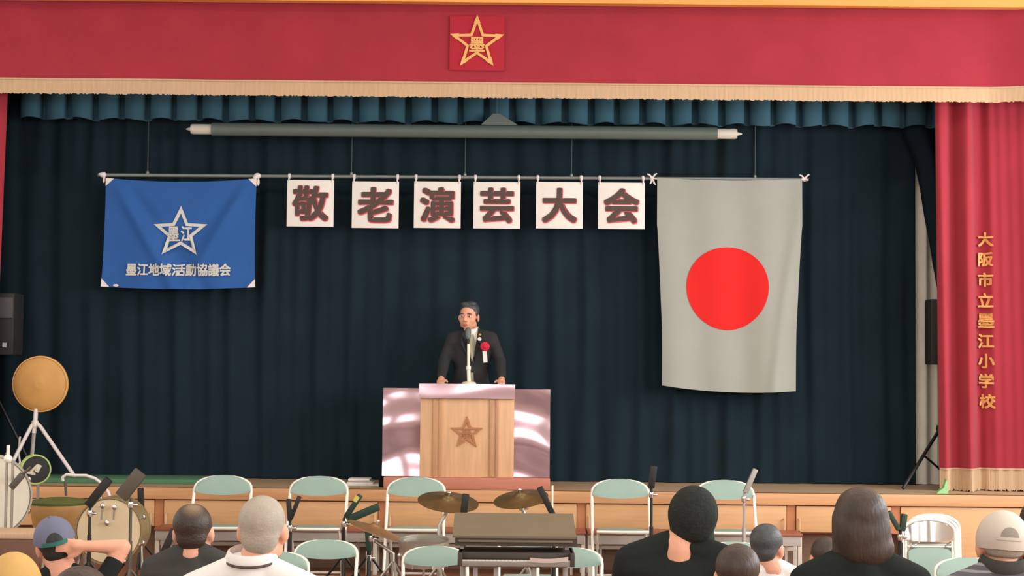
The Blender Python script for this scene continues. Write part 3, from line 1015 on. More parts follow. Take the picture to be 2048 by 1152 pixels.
def chair_proto(label):
    t = thing('folding_chair', label, 'chair', (0, 0, 0), 'green folding chairs')
    hw = .225; pts = []
    for k in range(3): pts.append(chair_frame_pt(-hw, .03 + .64 * k / 2))
    for k in range(1, 12):
        a = PI - PI * k / 12
        pts.append(chair_frame_pt(hw * math.copysign(abs(math.cos(a)) ** .75, math.cos(a)), .68 + .10 * abs(math.sin(a)) ** .9))
    for k in range(3): pts.append(chair_frame_pt(hw, .67 - .64 * k / 2))
    MB().tube(pts, .0125, 10).tube([chair_frame_pt(-hw, .045), chair_frame_pt(hw, .045)], .009, 8).build('back_frame', M_frame, t)

    def pad(u, v):
        x = (u * 2 - 1) * .219
        k = 1 - (u * 2 - 1) ** 2
        zb_ = .665 - .022 * k; zt2 = .690 + .103 * max(k, 0) ** .5
        z = zb_ + (zt2 - zb_) * v
        p = chair_frame_pt(x, z)
        p.y += -.018 - .010 * math.sin(PI * v)
        return p
    MB().solid(pad, 24, 6, .026).build('backrest', M_pad, t)
    # seat
    s_ = MB()
    def seat(u, v):
        x = (u * 2 - 1) * (.20 - .02 * v)
        y = -.19 + .36 * v
        k = 1 - (u * 2 - 1) ** 2
        return Vector((x, y - .02 * k * (1 - v), .425 - .02 * v + .012 * math.sin(PI * v) * k))
    g = MB().grid(seat, 16, 10); n = len(g.v)
    s_ = MB().solid(lambda u, v: seat(u, v), 16, 10, 0.0)
    for i in range(n, 2 * n): s_.v[i] = s_.v[i] - Vector((0, 0, .028))
    s_.build('seat', M_pad, t)
    # metal trim along the seat's front edge
    MB().tube([Vector((x, -.192 - .02 * (1 - (x / .2) ** 2), .412)) for x in [-.2 + .04 * k for k in range(11)]], .011, 8).build('seat_rim', M_frame, t)
    # rear legs: from under the seat's front to the floor behind
    for sx in (-1, 1):
        MB().tube([(sx * .185, -.10, .405), (sx * .185, .08, .20), (sx * .185, .24, .012)], .011, 8).build('leg', M_frame, t)
    MB().tube([(-.185, .235, .03), (.185, .235, .03)], .009, 8).build('crossbar', M_frame, t)
    for sx in (-1, 1):
        MB().cap(chair_frame_pt(sx * hw, .012), chair_frame_pt(sx * hw, .035), .015, .015, 8).build('foot', M_palemetal, t)
    return t


YCH = 13.28
row1 = [(439, 'green folding chair behind the two men at left, nearest the drums'), (633, 'green folding chair beside the grey-haired man, second from the drums'),
        (830, 'green folding chair behind the left cymbal below the lectern'), (1243, 'green folding chair between the keyboard and the black-haired woman'),
        (1455, 'green folding chair partly hidden by the black-haired woman, with pale stand on its corner')]
proto = chair_proto(row1[0][1])
proto.location = (at(439, 1000, YCH).x, YCH, 0)
proto.rotation_euler = (0, 0, 0)
for px, lb in row1[1:]:
    dup(proto, (at(px, 1000, YCH).x, YCH, 0), lb)
KS = (.84, .8, .755)
small = [(648, 10.3, 'small green folding chair right of the grey-haired man', 0), (872, 9.98, 'small green folding chair left of and behind the keyboard', .08),
         (1139, 9.98, 'small green folding chair right of and behind the keyboard', -.06), (1475, 10.4, 'small green folding chair behind the boy in white at right', 0),
         (1056, 11.1, 'small green folding chair seen through the gap of the keyboard stand', 0), (1948, 9.62, 'small green folding chair beside the man in striped shirt', .0),
         (545, 9.6, 'small green folding chair just behind the shoulder of the grey-haired man', 0)]
for px, y, lb, rz in small:
    c_ = dup(proto, (at(px, 1100, y).x, y, 0), lb, 'small green folding chairs', rz, KS)

# stack of folded chairs at right: each leans flat against the next
YST = 12.3
xst = at(1861, 1080, YST).x
fst = None
for i in range(3):
    lb = ['front folded chair of the upright stack, chrome back and green seat showing', 'middle folded chair of the upright stack at right', 'rear folded chair of the upright stack at right'][i]
    y0 = YST + .055 * i; dx = .03 * i; dz = .012 * i
    if i == 0:
        t = thing('folded_chair', lb, 'chair', (xst, y0, 0), 'folded chairs stacked upright')
        hw = .19

        def fp(x, h): return Vector((xst + x, y0 + .10 * h, h))
        pts = [fp(-hw, .02), fp(-hw, .3), fp(-hw, .50)]
        for k in range(1, 12):
            a = PI - PI * k / 12
            pts.append(fp(hw * math.copysign(abs(math.cos(a)) ** .8, math.cos(a)), .50 + .092 * math.sin(a)))
        pts += [fp(hw, .50), fp(hw, .3), fp(hw, .02)]
        MB().tube(pts, .012, 10).build('frame', M_frame, t)

        def plate(u, v):
            x = (u * 2 - 1) * .172; k = max(0, 1 - (u * 2 - 1) ** 2)
            zb_ = .448 - .012 * k; ztp = .505 + .078 * k ** .6
            p = fp(x, zb_ + (ztp - zb_) * v); p.y += -.030 * k + .004
            return p
        MB().solid(plate, 28, 6, .008).build('backrest', M_chrome, t, label='shiny chrome backrest plate')
        # inner leg frame and seat pad folded flat
        MB().tube([fp(-.168, .02), fp(-.168, .44)], .010, 8).build('leg', M_frame, t)
        MB().tube([fp(.168, .02), fp(.168, .44)], .010, 8).build('leg', M_frame, t)

        def sp_(u, v):
            a = (u * 2 - 1); x = a * .155
            e = .03 * abs(a) ** 6
            z = .10 + (.392 - e - .10) * v
            p = fp(x, z); p.y -= .024 + .008 * math.sin(PI * v)
            return p
        MB().solid(sp_, 20, 10, .028).build('seat', M_pad, t)
        MB().tube([fp(-.16, .40) - Vector((0, .01, 0)), fp(.16, .40) - Vector((0, .01, 0))], .007, 8).build('hinge_bar', M_frame, t)
        for sx in (-1, 1):
            MB().ell(fp(sx * .125, .402) - Vector((0, .02, 0)), (.018, .014, .01)).build('hinge', M_chrome, t)
        fst = t
    else:
        dup(fst, (xst + dx, y0, 0), lb, None, 0, (1, 1, 1 + .02 * i))

# ------------------------------------------------------------------ music stands


def music_stand(label, bars, Y, pole_px=None, colour=None, group='folded music stands', polecol=None, deep=.045, knob=True):
    """bars: list of (p0, p1, thickness in picture pixels, material or None): narrow desk leaves seen edge-on"""
    colour = colour or M_blackmetal
    p = at(bars[0][0][0], bars[0][0][1], Y)
    if pole_px is not None: p = at(pole_px, bars[0][0][1], Y)
    t = thing('music_stand', label, 'music stand', (p.x, Y, 0), group)
    for (a, b, th, m_) in bars:
        A, B = at(a[0], a[1], Y), at(b[0], b[1], Y)
        MB().obox(A, B, th / S(Y), deep, bev=.006).build('desk_leaf', m_ or colour, t)
    A = at(bars[0][0][0], bars[0][0][1], Y)
    topz = A.z
    jt = Vector((p.x, Y, topz - .01))
    pl = MB().tube([A + Vector((0, 0, .01)), jt, (p.x, Y, .28)], [.009, .010, .011], 8)
    pl.tube([(p.x, Y, .5), (p.x, Y, .10)], .015, 8)
    pl.build('pole', polecol or colour, t)
    if knob:
        MB().lathe([(.018, -.02), (.022, 0), (.018, .02)], (p.x, Y, topz - .05), (0, 0, 1), 10).ell((p.x + .03, Y, topz - .05), (.018, .012, .012)).build('clamp_knob', M_chrome, t)
    for k in range(3):
        an = k * 2.094 + .6
        f_ = Vector((p.x + .26 * math.cos(an), Y + .26 * math.sin(an), .012))
        MB().tube([(p.x, Y, .32), f_], .009, 8).build('leg', polecol or colour, t)
    return t


music_stand('black music stand with desk leaning left in front of the cream drum', [((176, 1012), (218, 958), 17, None)], 11.6, 180)
music_stand('worn grey music stand with broad tilted desk above the cream drum', [((242, 994), (282, 944), 27, M_greymetal)], 11.2, 262, M_greymetal)
music_stand('black music stand with a narrow upright leaf right of the cream drum', [((283, 1026), (281, 976), 11, None)], 13.0, 283)
music_stand('black music stand leaning beside the balding man at left', [((321, 1118), (349, 1058), 13, None)], 9.8, 330)
music_stand('black music stand with forked leaves beside the grey-haired man', [((580, 1042), (577, 998), 9, None), ((582, 1036), (599, 993), 8, None)], 11.9, 580)
m5 = music_stand('black music stand with two spread leaves and a yellow tag', [((692, 1034), (721, 990), 11, M_greenblack), ((694, 1040), (758, 1013), 15, M_greenblack)], 12.15, 688, M_blackmetal)
MB().obox(at(709, 1003, 12.11), at(716, 993, 12.11), .03, .012).build('tag', M_yellow, m5, label='small yellow tag')
music_stand('black music stand with upright leaf right of the keyboard-side chair', [((1302, 976), (1308, 932), 13, None)], 12.6, 1303)
music_stand('pale grey music stand rising behind the rightmost upright chair', [((1491, 985), (1511, 938), 10, M_palemetal)], 12.6, 1488, M_palemetal)
music_stand('black music stand seen behind the left cymbal and the keyboard', [((927, 1030), (932, 988), 14, None)], 10.6, 925)
music_stand('black music stand leaning left under the right cymbal', [((1106, 1030), (1079, 974), 12, None)], 10.9, 1108)
music_stand('black music stand with forked leaves beside the folded chair stack', [((1798, 1060), (1777, 1023), 9, M_greenblack), ((1804, 1062), (1809, 1028), 11, M_greenblack)], 11.6, 1801)
music_stand('dark green music stand leaf standing between the spread-leaf stand and third chair', [((738, 1102), (735, 1052), 11, M_greenblack)], 12.2, 738)

music_stand('dark green music stand leaf at the right side of the black-haired woman', [((1424, 1092), (1420, 1046), 12, M_greenblack)], 11.5, 1424)

# ------------------------------------------------------------------ drum kit, cymbals


def cymbal_stand(label, c, r, tilt, roll, Y, mtl, pole_dx=0.0):
    q = at(c[0], c[1], Y)
    t = thing('cymbal_stand', label, 'cymbal', (q.x + pole_dx, Y, 0), 'cymbals on stands')
    R_ = Euler((tilt, roll, 0)).to_matrix()
    mb = MB().lathe([(.008, .028), (.03, .026), (.042, .014), (.05, .006), (r * .6, -.006), (r, -.02), (r, -.023), (r * .6, -.010), (.05, .002), (.04, .010), (.008, .022)], (0, 0, 0), (0, 0, 1), 40)
    mb.v = [R_ @ p + q for p in mb.v]
    mb.build('cymbal', mtl, t)
    n_ = R_ @ Vector((0, 0, 1))
    MB().tube([q + n_ * .01, q + n_ * .055], .006, 8).ell(q + n_ * .045, (.014, .014, .01)).build('wing_nut', M_chrome, t)
    k_ = q - n_ * .08
    MB().tube([q + n_ * .02, q - n_ * .07, k_, (q.x + pole_dx, Y, k_.z - .10), (q.x + pole_dx, Y, .15)], [.007, .008, .012, .013, .014], 10).build('pole', M_steel, t)
    MB().lathe([(.02, -.02), (.024, 0), (.02, .02)], k_, (0, 0, 1), 12).ell(k_ + Vector((.03, -.01, 0)), (.02, .01, .014)).build('tilter', M_chrome, t)
    for k in range(3):
        an = k * 2.094 + .9
        MB().tube([(q.x + pole_dx, Y, .34), (q.x + pole_dx + .25 * math.cos(an), Y + .25 * math.sin(an), .014)], .011, 8).build('leg', M_steel, t)
    return t


cymbal_stand('dull bronze cymbal tilted to the right, left of the keyboard', (897, 998), 61 / S(11.4), .26, .10, 11.4, M_cymbal, -.06)
cymbal_stand('dull bronze cymbal tilted to the left, above the keyboard', (1041, 992), 55 / S(11.4), .26, -.14, 11.4, M_cymbal, .05)
cymbal_stand('tan cymbal steeply tilted on a thick pole before the third chair', (752, 1055), 58 / S(11.6), .02, .34, 11.6, M_tancymbal, .12)


def drum(name, label, c, axis, r, depth, shell, head, Y, n_lug=8, legs=True, parts=True, group=None):
    c = Vector(c); ax = Vector(axis).normalized()
    t = thing(name, label, 'drum', (c.x, c.y, 0), group)
    MB().lathe([(r * .97, 0), (r, .004), (r, depth - .004), (r * .97, depth)], c, ax, 40).build('shell', shell, t)
    MB().lathe([(.001, -.006), (r * .5, -.008), (r * .96, -.006), (r * .98, .002)], c, ax, 40).build('drum_head', head, t)
    for h in (-.012, depth - .012):
        MB().lathe([(r * .985, h), (r * 1.03, h), (r * 1.03, h + .028), (r * .985, h + .028), (r * .985, h)], c, ax, 40, close=False).build('hoop', M_steel if head is not M_drumcream else M_drumshell, t)
    up = Vector((0, 0, 1)) if abs(ax.z) < .9 else Vector((1, 0, 0))
    a = ax.cross(up).normalized(); b = ax.cross(a)
    lg_ = MB()
    for k in range(n_lug):
        an = 2 * PI * (k + .5) / n_lug
        o_ = c + (a * math.cos(an) + b * math.sin(an)) * (r * 1.03)
        lg_.tube([o_ + ax * -.014, o_ + ax * (depth * .4)], .006, 6)
        lg_.ell(o_ + ax * (depth * .4), (.014, .014, .02), nu=8, nv=6)
    lg_.build('lugs', M_chrome, t)
    return t


# large white bass drum upright on a stand, at far left
YD = 11.6
dc_ = at(-22, 993, YD)
R = 81 / S(YD)
t = drum('bass_drum', 'large white-headed bass drum upright on a steel stand at far left', dc_, (-.30, 1, -.03), R, .30, M_drumshell, M_drumwhite, YD)
for px in (12, 24):
    x = at(px, 1000, YD - .08).x
    MB().tube([(x, YD - .08, .02), (x, YD - .08, at(px, 905 if px < 20 else 925, YD - .08).z)], .010, 8).build('stand_post', M_steel, t)
x = at(14, 1000, YD - .08).x
MB().ell((x, YD - .08, at(14, 918, YD - .08).z), (.03, .03, .03)).tube([(x, YD - .08, at(14, 918, YD).z), (x, YD - .08, at(14, 889, YD).z)], .012, 8).build('clamp', M_frame, t)
for sx in (-1, 1):
    MB().tube([(dc_.x + sx * .2, YD + .15, .014), (dc_.x + sx * .18, YD + .15, dc_.z - R * .85)], .014, 8).build('leg', M_steel, t)
MB().tube([(dc_.x - .2, YD + .15, .1), (at(24, 1000, YD).x, YD - .08, .1)], .012, 8).build('stand_bar', M_steel, t)
ar = MB().obox(at(22, 976, YD - .10), at(46, 948, YD - .10), 13 / S(YD), .03, bev=.01)
ar.tube([at(44, 950, YD - .10), at(62, 934, YD - .10)], .01, 8).tube([at(40, 955, YD - .1), at(40, 955, YD + .02)], .01, 8)
ar.build('padded_arm', M_greymetal, t)
# dark round drum with lime rim
YR = 12.9
rc_ = at(72, 939, YR)
R = 29 / S(YR)
t = thing('practice_drum', 'small black drum with a lime green rim between fan and white drum', 'drum', (rc_.x, YR, 0))
MB().lathe([(.001, -.004), (R * .9, -.004), (R * .93, .004), (R * .93, .07), (.001, .07)], rc_, (-.45, 1, 0), 32, close=False).build('drum_face', M_blackmetal, t)
MB().lathe([(R * .92, -.006), (R * 1.02, -.006), (R * 1.02, .075), (R * .92, .075)], rc_, (-.45, 1, 0), 32, close=False).build('rim', M_lime, t)
k = MB().obox(at(60, 946, YR - .09), at(76, 930, YR - .09), .02, .02, bev=.004)
k.obox(at(73, 944, YR - .1), at(80, 930, YR - .1), .03, .02, bev=.004).obox(at(52, 944, YR - .08), at(70, 948, YR - .1), .02, .02, bev=.004)
k.build('clamp', M_cap, t)
MB().tube([rc_ + Vector((0, .06, 0)), (rc_.x, YR + .08, .05)], .012, 8).build('stand_pole', M_steel, t)
for k in range(3):
    an = k * 2.094 + .4
    MB().tube([(rc_.x, YR + .08, .3), (rc_.x + .22 * math.cos(an), YR + .08 + .22 * math.sin(an), .012)], .009, 8).build('leg', M_steel, t)
# kettle drum with green cover
YK = 12.5
kc = at(119, 1004, YK)
R = 56 / S(YK)
t = thing('kettle_drum', 'tan kettle drum with a dark green cover in front of the stage', 'drum', (kc.x, YK, 0))
MB().lathe([(R * .99, .0), (R, -.02), (R * .97, -.10), (R * .86, -.2), (R * .62, -.29), (R * .3, -.34), (.02, -.35)], kc, (0, 0, 1), 40).build('bowl', M_drumgold, t)
MB().lathe([(R * 1.01, -.015), (R * 1.02, .0), (R * .9, .016), (R * .5, .030), (.01, .034)], kc, (0, 0, 1), 40).build('cover', M_greenhead, t)
for k in range(3):
    an = k * 2.094 + .2
    MB().tube([(kc.x + R * .8 * math.cos(an), YK + R * .8 * math.sin(an), kc.z - .2), (kc.x + R * math.cos(an), YK + R * math.sin(an), .014)], .013, 8).build('leg', M_steel, t)
# cream bass drum
YD2 = 11.9
dc_ = at(218, 1062, YD2)
R = 65 / S(YD2)
t = drum('bass_drum', 'cream-headed bass drum with chrome fittings in front of the stage at left', dc_, (-.03, 1, -.02), R, .30, M_drumshell, M_drumcream, YD2)
k = MB()
for px, py in ((205, 1012), (229, 1015), (214, 1046)):
    q = at(px, py, YD2 - .05)
    k.ell(q, (.018, .014, .022)).tube([q, q + Vector((0, .04, 0))], .008, 8)
k.build('chrome_fittings', M_chrome, t)
k = MB()
for px in (205, 229):
    k.tube([at(px, 1012, YD2 - .05), at(px - 2, 1040, YD2 - .05)], .008, 8)
k.build('tom_holder', M_steel, t)
for sx in (-1, 1):
    MB().tube([(dc_.x + sx * R * .9, YD2 + .1, dc_.z - R * .5), (dc_.x + sx * R * 1.15, YD2 - .05, .012)], .010, 8).build('spur', M_steel, t)
# white curved boom pipe
t = thing('boom_stand', 'white curved boom arm arching over the drums at left', 'stand', (at(226, 1010, 12.65).x, 12.65, 0))
pts = [at(px, py, 12.65) for px, py in ((126, 962), (125, 955), (133, 949), (150, 951), (172, 951), (190, 957), (205, 968), (216, 984), (222, 1000), (225, 1012))]
MB().tube(pts + [Vector((pts[-1].x, 12.65, .05))], .012, 10).build('boom_arm', M_whitepaint, t)
MB().lathe([(.15, 0), (.15, .012), (.03, .03), (.014, .05)], (pts[-1].x, 12.65, 0), (0, 0, 1), 24).build('base', M_blackmetal, t)
q = at(131, 965, 12.65)
MB().tube([q, at(132, 992, 12.65)], [.012, .009], 8).build('hanging_mic', M_greymetal, t)
# brown low drum table with white edge at far left
YQ = 10.9
x0, x1 = at(-40, 1075, YQ).x, at(78, 1075, YQ).x
z1 = at(40, 1067, YQ).z
t = thing('percussion_table', 'low brown percussion table with a pale top edge at far left', 'table', ((x0 + x1) / 2, YQ, 0))
MB().box(x0, x1, YQ, YQ + .4, z1 - .035, z1, .008).build('table_top', M_fringe, t)
MB().box(x0 + .01, x1 - .01, YQ + .01, YQ + .39, z1 - .2, z1 - .035, .01).build('body', M_boxbrown, t)
for sx in (x0 + .04, x1 - .04):
    for yy in (YQ + .04, YQ + .36):
        MB().obox((sx, yy, 0), (sx, yy, z1 - .15), .035, .035).build('leg', M_boxbrown, t)
# snare by the keyboard
YQ3 = 11.0
q = at(848, 1083, YQ3)
t = drum('snare_drum', 'steel snare drum behind the small chair left of the keyboard', (q.x, YQ3, q.z - .13), (0, -.12, 1), .16, .13, M_steel, M_drumwhite, YQ3, 8)
for k in range(3):
    an = k * 2.094 + .3
    MB().tube([(q.x, YQ3, q.z - .13), (q.x, YQ3, .22), (q.x + .22 * math.cos(an), YQ3 + .22 * math.sin(an), .012)], .009, 8).build('leg', M_steel, t)
# thin white rod behind the right cymbal
q0 = at(1105, 971, 11.8)
t = thing('thin_rod', 'thin white upright rod behind the right cymbal', 'rod', (q0.x, 11.8, 0))
MB().tube([(q0.x, 11.8, .01), q0], .007, 8).build('rod', M_cream, t)
MB().lathe([(.10, 0), (.10, .012), (.012, .03)], (q0.x, 11.8, 0), (0, 0, 1), 20).build('base', M_blackmetal, t)

# ------------------------------------------------------------------ two-tier keyboard
YKB = 9.2
a0 = at(905, 1071, YKB); a1 = at(1153, 1072, YKB)
b0 = at(909, 1025, YKB + .32); b1 = at(1146, 1026, YKB + .32)
ks = thing('keyboard_stand', 'steel two-tier stand carrying the keyboards in the middle', 'stand', ((a0.x + a1.x) / 2, YKB + .15, 0))
ku = thing('upper_keyboard', 'taupe topped electronic keyboard tilted on the upper tier', 'keyboard', ((a0.x + a1.x) / 2, YKB + .15, a0.z - .06))
x0, x1 = a0.x, a1.x
hz = 20 / S(YKB)
tp = MB()
up_ = [(x0, YKB, a0.z), (x1, YKB, a0.z), (b1.x, YKB + .32, b0.z), (b0.x, YKB + .32, b0.z)]
vv = [Vector(p) for p in up_] + [Vector(p) - Vector((0, 0, .012)) for p in up_]
tp.add(vv, [(0, 1, 2, 3), (4, 7, 6, 5), (0, 4, 5, 1), (1, 5, 6, 2), (2, 6, 7, 3), (3, 7, 4, 0)])
tp.build('top_cover', M_keytop, ku, smooth=False)
lo = [(x0 + .014, YKB + .006, a0.z - .006), (x1 + .004, YKB + .006, a0.z - .006), (b1.x - .005, YKB + .31, b0.z - .013), (b0.x + .005, YKB + .31, b0.z - .013)]
vv = [Vector(p) for p in lo] + [Vector((p[0], p[1], a0.z - hz)) for p in lo]
MB().add(vv, [(0, 1, 2, 3), (4, 7, 6, 5), (0, 4, 5, 1), (1, 5, 6, 2), (2, 6, 7, 3), (3, 7, 4, 0)]).build('case', M_keydark, ku, smooth=False)
MB().box(x0 + .03, x1 - .02, YKB - .008, YKB + .008, a0.z - hz * .62, a0.z - hz * .42, .003).build('front_lip', M_keytop, ku)
l0 = at(917, 1106, YKB - .04); l1 = at(1148, 1134, YKB - .04)
kl = thing('lower_keyboard', 'dark electronic keyboard with grey front on the lower tier', 'keyboard', ((l0.x + l1.x) / 2, YKB + .1, l1.z))
zmid = at(1030, 1121, YKB - .04).z
MB().box(l0.x, l1.x, YKB + .02, YKB + .30, zmid, l0.z, .006).build('case', M_keydark, kl)
MB().box(l0.x, l1.x - .01, YKB - .05, YKB + .02, l1.z, zmid - .004, .004).build('key_slip', M_keygrey, kl)
MB().box(l0.x, l1.x, YKB - .0, YKB + .30, l1.z, zmid, .004).build('bed', M_keydark, kl)
for sx in (l0.x + .008, l1.x - .008):
    MB().box(sx - .012, sx + .012, YKB - .055, YKB + .30, l1.z, l0.z, .004).build('end_block', M_keydark, kl)
nw = 28; wk = (l1.x - l0.x - .04) / nw
kw = MB()
for i in range(nw):
    kw.box(l0.x + .02 + wk * i + .0008, l0.x + .02 + wk * (i + 1) - .0008, YKB - .045, YKB + .02, zmid - .006, zmid - .001)
o_ = kw.build('white_keys', M_keywhite, kl, smooth=False); o_['kind'] = 'stuff'
p0_ = at(1060, 1117, YKB - .058); p1_ = at(1136, 1126, YKB - .058)
sh = MB().solid(lambda u, v: Vector((p0_.x + (p1_.x - p0_.x) * u, YKB - .062 - .014 * v, p1_.z + .004 + .024 * v - .008 * math.sin(PI * u) + .006 * u)), 16, 3, .002).build('sheet_music', M_paper)
tag(sh, 'white sheet of paper resting along the front of the lower keyboard', 'paper')
for sx, px in ((0, 951), (1, 992), (2, 1068)):
    x = at(px, 1140, YKB + .05).x
    MB().obox((x, YKB + .06, .0), (x, YKB + .06, l1.z), .026, .026, bev=.005).build('leg', M_palemetal, ks)
for sx in (x0 + .05, x1 - .05):
    MB().obox((sx, YKB + .26, 0), (sx, YKB + .26, a0.z - hz), .03, .03, bev=.005).build('upright', M_palemetal, ks)
    MB().obox((sx, YKB + .05, a0.z - hz - .012), (sx, YKB + .30, a0.z - hz - .012), .02, .02, side=(1, 0, 0)).build('upper_arm', M_palemetal, ks)
    MB().obox((sx, YKB - .1, .014), (sx, YKB + .4, .014), .03, .026, side=(1, 0, 0)).build('foot', M_palemetal, ks)
MB().obox((x0 + .05, YKB + .26, .15), (x1 - .05, YKB + .26, .15), .03, .03).build('crossbar', M_palemetal, ks)
MB().box(x0 + .05, x1 - .05, YKB + .04, YKB + .28, l1.z - .014, l1.z - .001, .003).build('lower_shelf', M_palemetal, ks)
# ------------------------------------------------------------------ people


def rotz(a): return Matrix.Rotation(a, 3, 'Z')


class Head:
    """head geometry in its own frame (x right, y forward, z up, origin mid-head), placed by c, yaw, pitch, roll, scale"""
    def __init__(s, c, yaw=0, pitch=0, roll=0, k=1.0):
        s.c = Vector(c); s.k = k
        s.R = Matrix.Rotation(yaw, 3, 'Z') @ Matrix.Rotation(pitch, 3, 'X') @ Matrix.Rotation(roll, 3, 'Y')

    def p(s, x, y, z): return s.c + s.R @ (Vector((x, y, z)) * s.k)

    def ell(s, mb, c, r, tilt=None):
        Rm = s.R @ tilt.to_matrix() if tilt else s.R
        mb.ell(s.p(*c), [v * s.k for v in r], Rm)

    def cap(s, mb, a, b, r0, r1): mb.cap(s.p(*a), s.p(*b), r0 * s.k, r1 * s.k)

    def flesh(s, mb):
        e = s.ell
        e(mb, (0, -.012, .030), (.074, .092, .083))
        e(mb, (0, .022, -.040), (.060, .066, .068))
        e(mb, (0, .052, -.088), (.027, .026, .022))
        for q in (-1, 1):
            e(mb, (q * .037, .040, -.030), (.030, .036, .034))
            e(mb, (q * .050, .010, -.062), (.018, .034, .030))
            e(mb, (q * .077, -.008, -.012), (.010, .021, .034), Euler((.15, 0, q * -.35)))
            e(mb, (q * .030, .074, .022), (.026, .014, .010))
        s.cap(mb, (0, .086, .010), (0, .104, -.026), .008, .013)
        for q in (-1, 1): e(mb, (q * .012, .094, -.030), (.010, .011, .009))
        e(mb, (0, .086, -.058), (.023, .010, .007))
        e(mb, (0, .084, -.068), (.020, .010, .008))

    def face_parts(s, parent):
        for q in (-1, 1):
            mb = MB(); s.ell(mb, (q * .031, .0775, .003), (.0135, .009, .0075))
            ey = mb.build('eye', M_eye, parent)
            mb = MB(); s.ell(mb, (q * .031, .0845, .003), (.0062, .004, .0064)); mb.build('iris', M_iris, ey)
        mb = MB(); s.ell(mb, (0, .0905, -.0625), (.021, .0065, .0085)); mb.build('mouth', M_lip, parent)
        for q in (-1, 1):
            mb = MB(); s.ell(mb, (q * .032, .083, .024), (.021, .006, .004), Euler((0, q * .12, q * -.25))); mb.build('eyebrow', M_hairblack, parent)


def hair_short(h, mb, low=0.0, big=1.0, front=0.0):
    h.ell(mb, (0, -.022 + front, .038), (.0815 * big, .094 * big, .083 * big))
    h.ell(mb, (0, -.052, -.018 - low), (.066 * big, .052 * big, .056))
    for q in (-1, 1): h.ell(mb, (q * .068, -.004, .020), (.012 * big, .03, .036))


def hand(mb, w, d, n, k=1.0, spread=.02, curl=.3, side=1):
    """palm from wrist w along d, back of hand facing n; five fingers with a bend, thumb from the side (side=+1/-1)"""
    d = Vector(d).normalized(); n = Vector(n).normalized(); x = d.cross(n).normalized() * side
    w = Vector(w)
    mb.cap(w, w + d * .045 * k, .026 * k, .03 * k)
    for i, (off, ln) in enumerate(((-.027, .066), (-.009, .078), (.009, .074), (.026, .056))):
        a = w + d * .05 * k + x * off * k
        dd = (d + x * off * spread * 30).normalized()
        mb.cap(w + d * .02 * k + x * off * .8 * k, a + dd * .03 * k, .0135 * k, .0105 * k)
        m1 = a + dd * (.028 + ln * .4) * k - n * .004 * k
        m2 = m1 + (dd - n * curl).normalized() * ln * .36 * k
        m3 = m2 + (dd - n * curl * 2).normalized() * ln * .28 * k
        mb.cap(a + dd * .02 * k, m1, .0105 * k, .0092 * k); mb.cap(m1, m2, .0092 * k, .0082 * k); mb.cap(m2, m3, .0082 * k, .007 * k)
    t0 = w + d * .012 * k - x * .020 * k; t1 = t0 + (d * .7 - x * .75).normalized() * .038 * k; t2 = t1 + (d - x * .25 - n * .2).normalized() * .034 * k
    mb.cap(t0, t1, .015 * k, .0115 * k); mb.cap(t1, t2, .0115 * k, .009 * k)


def hair_under(h, mb):
    h.ell(mb, (0, -.030, .012), (.077, .074, .045))
    h.ell(mb, (0, -.050, -.022), (.064, .050, .045))




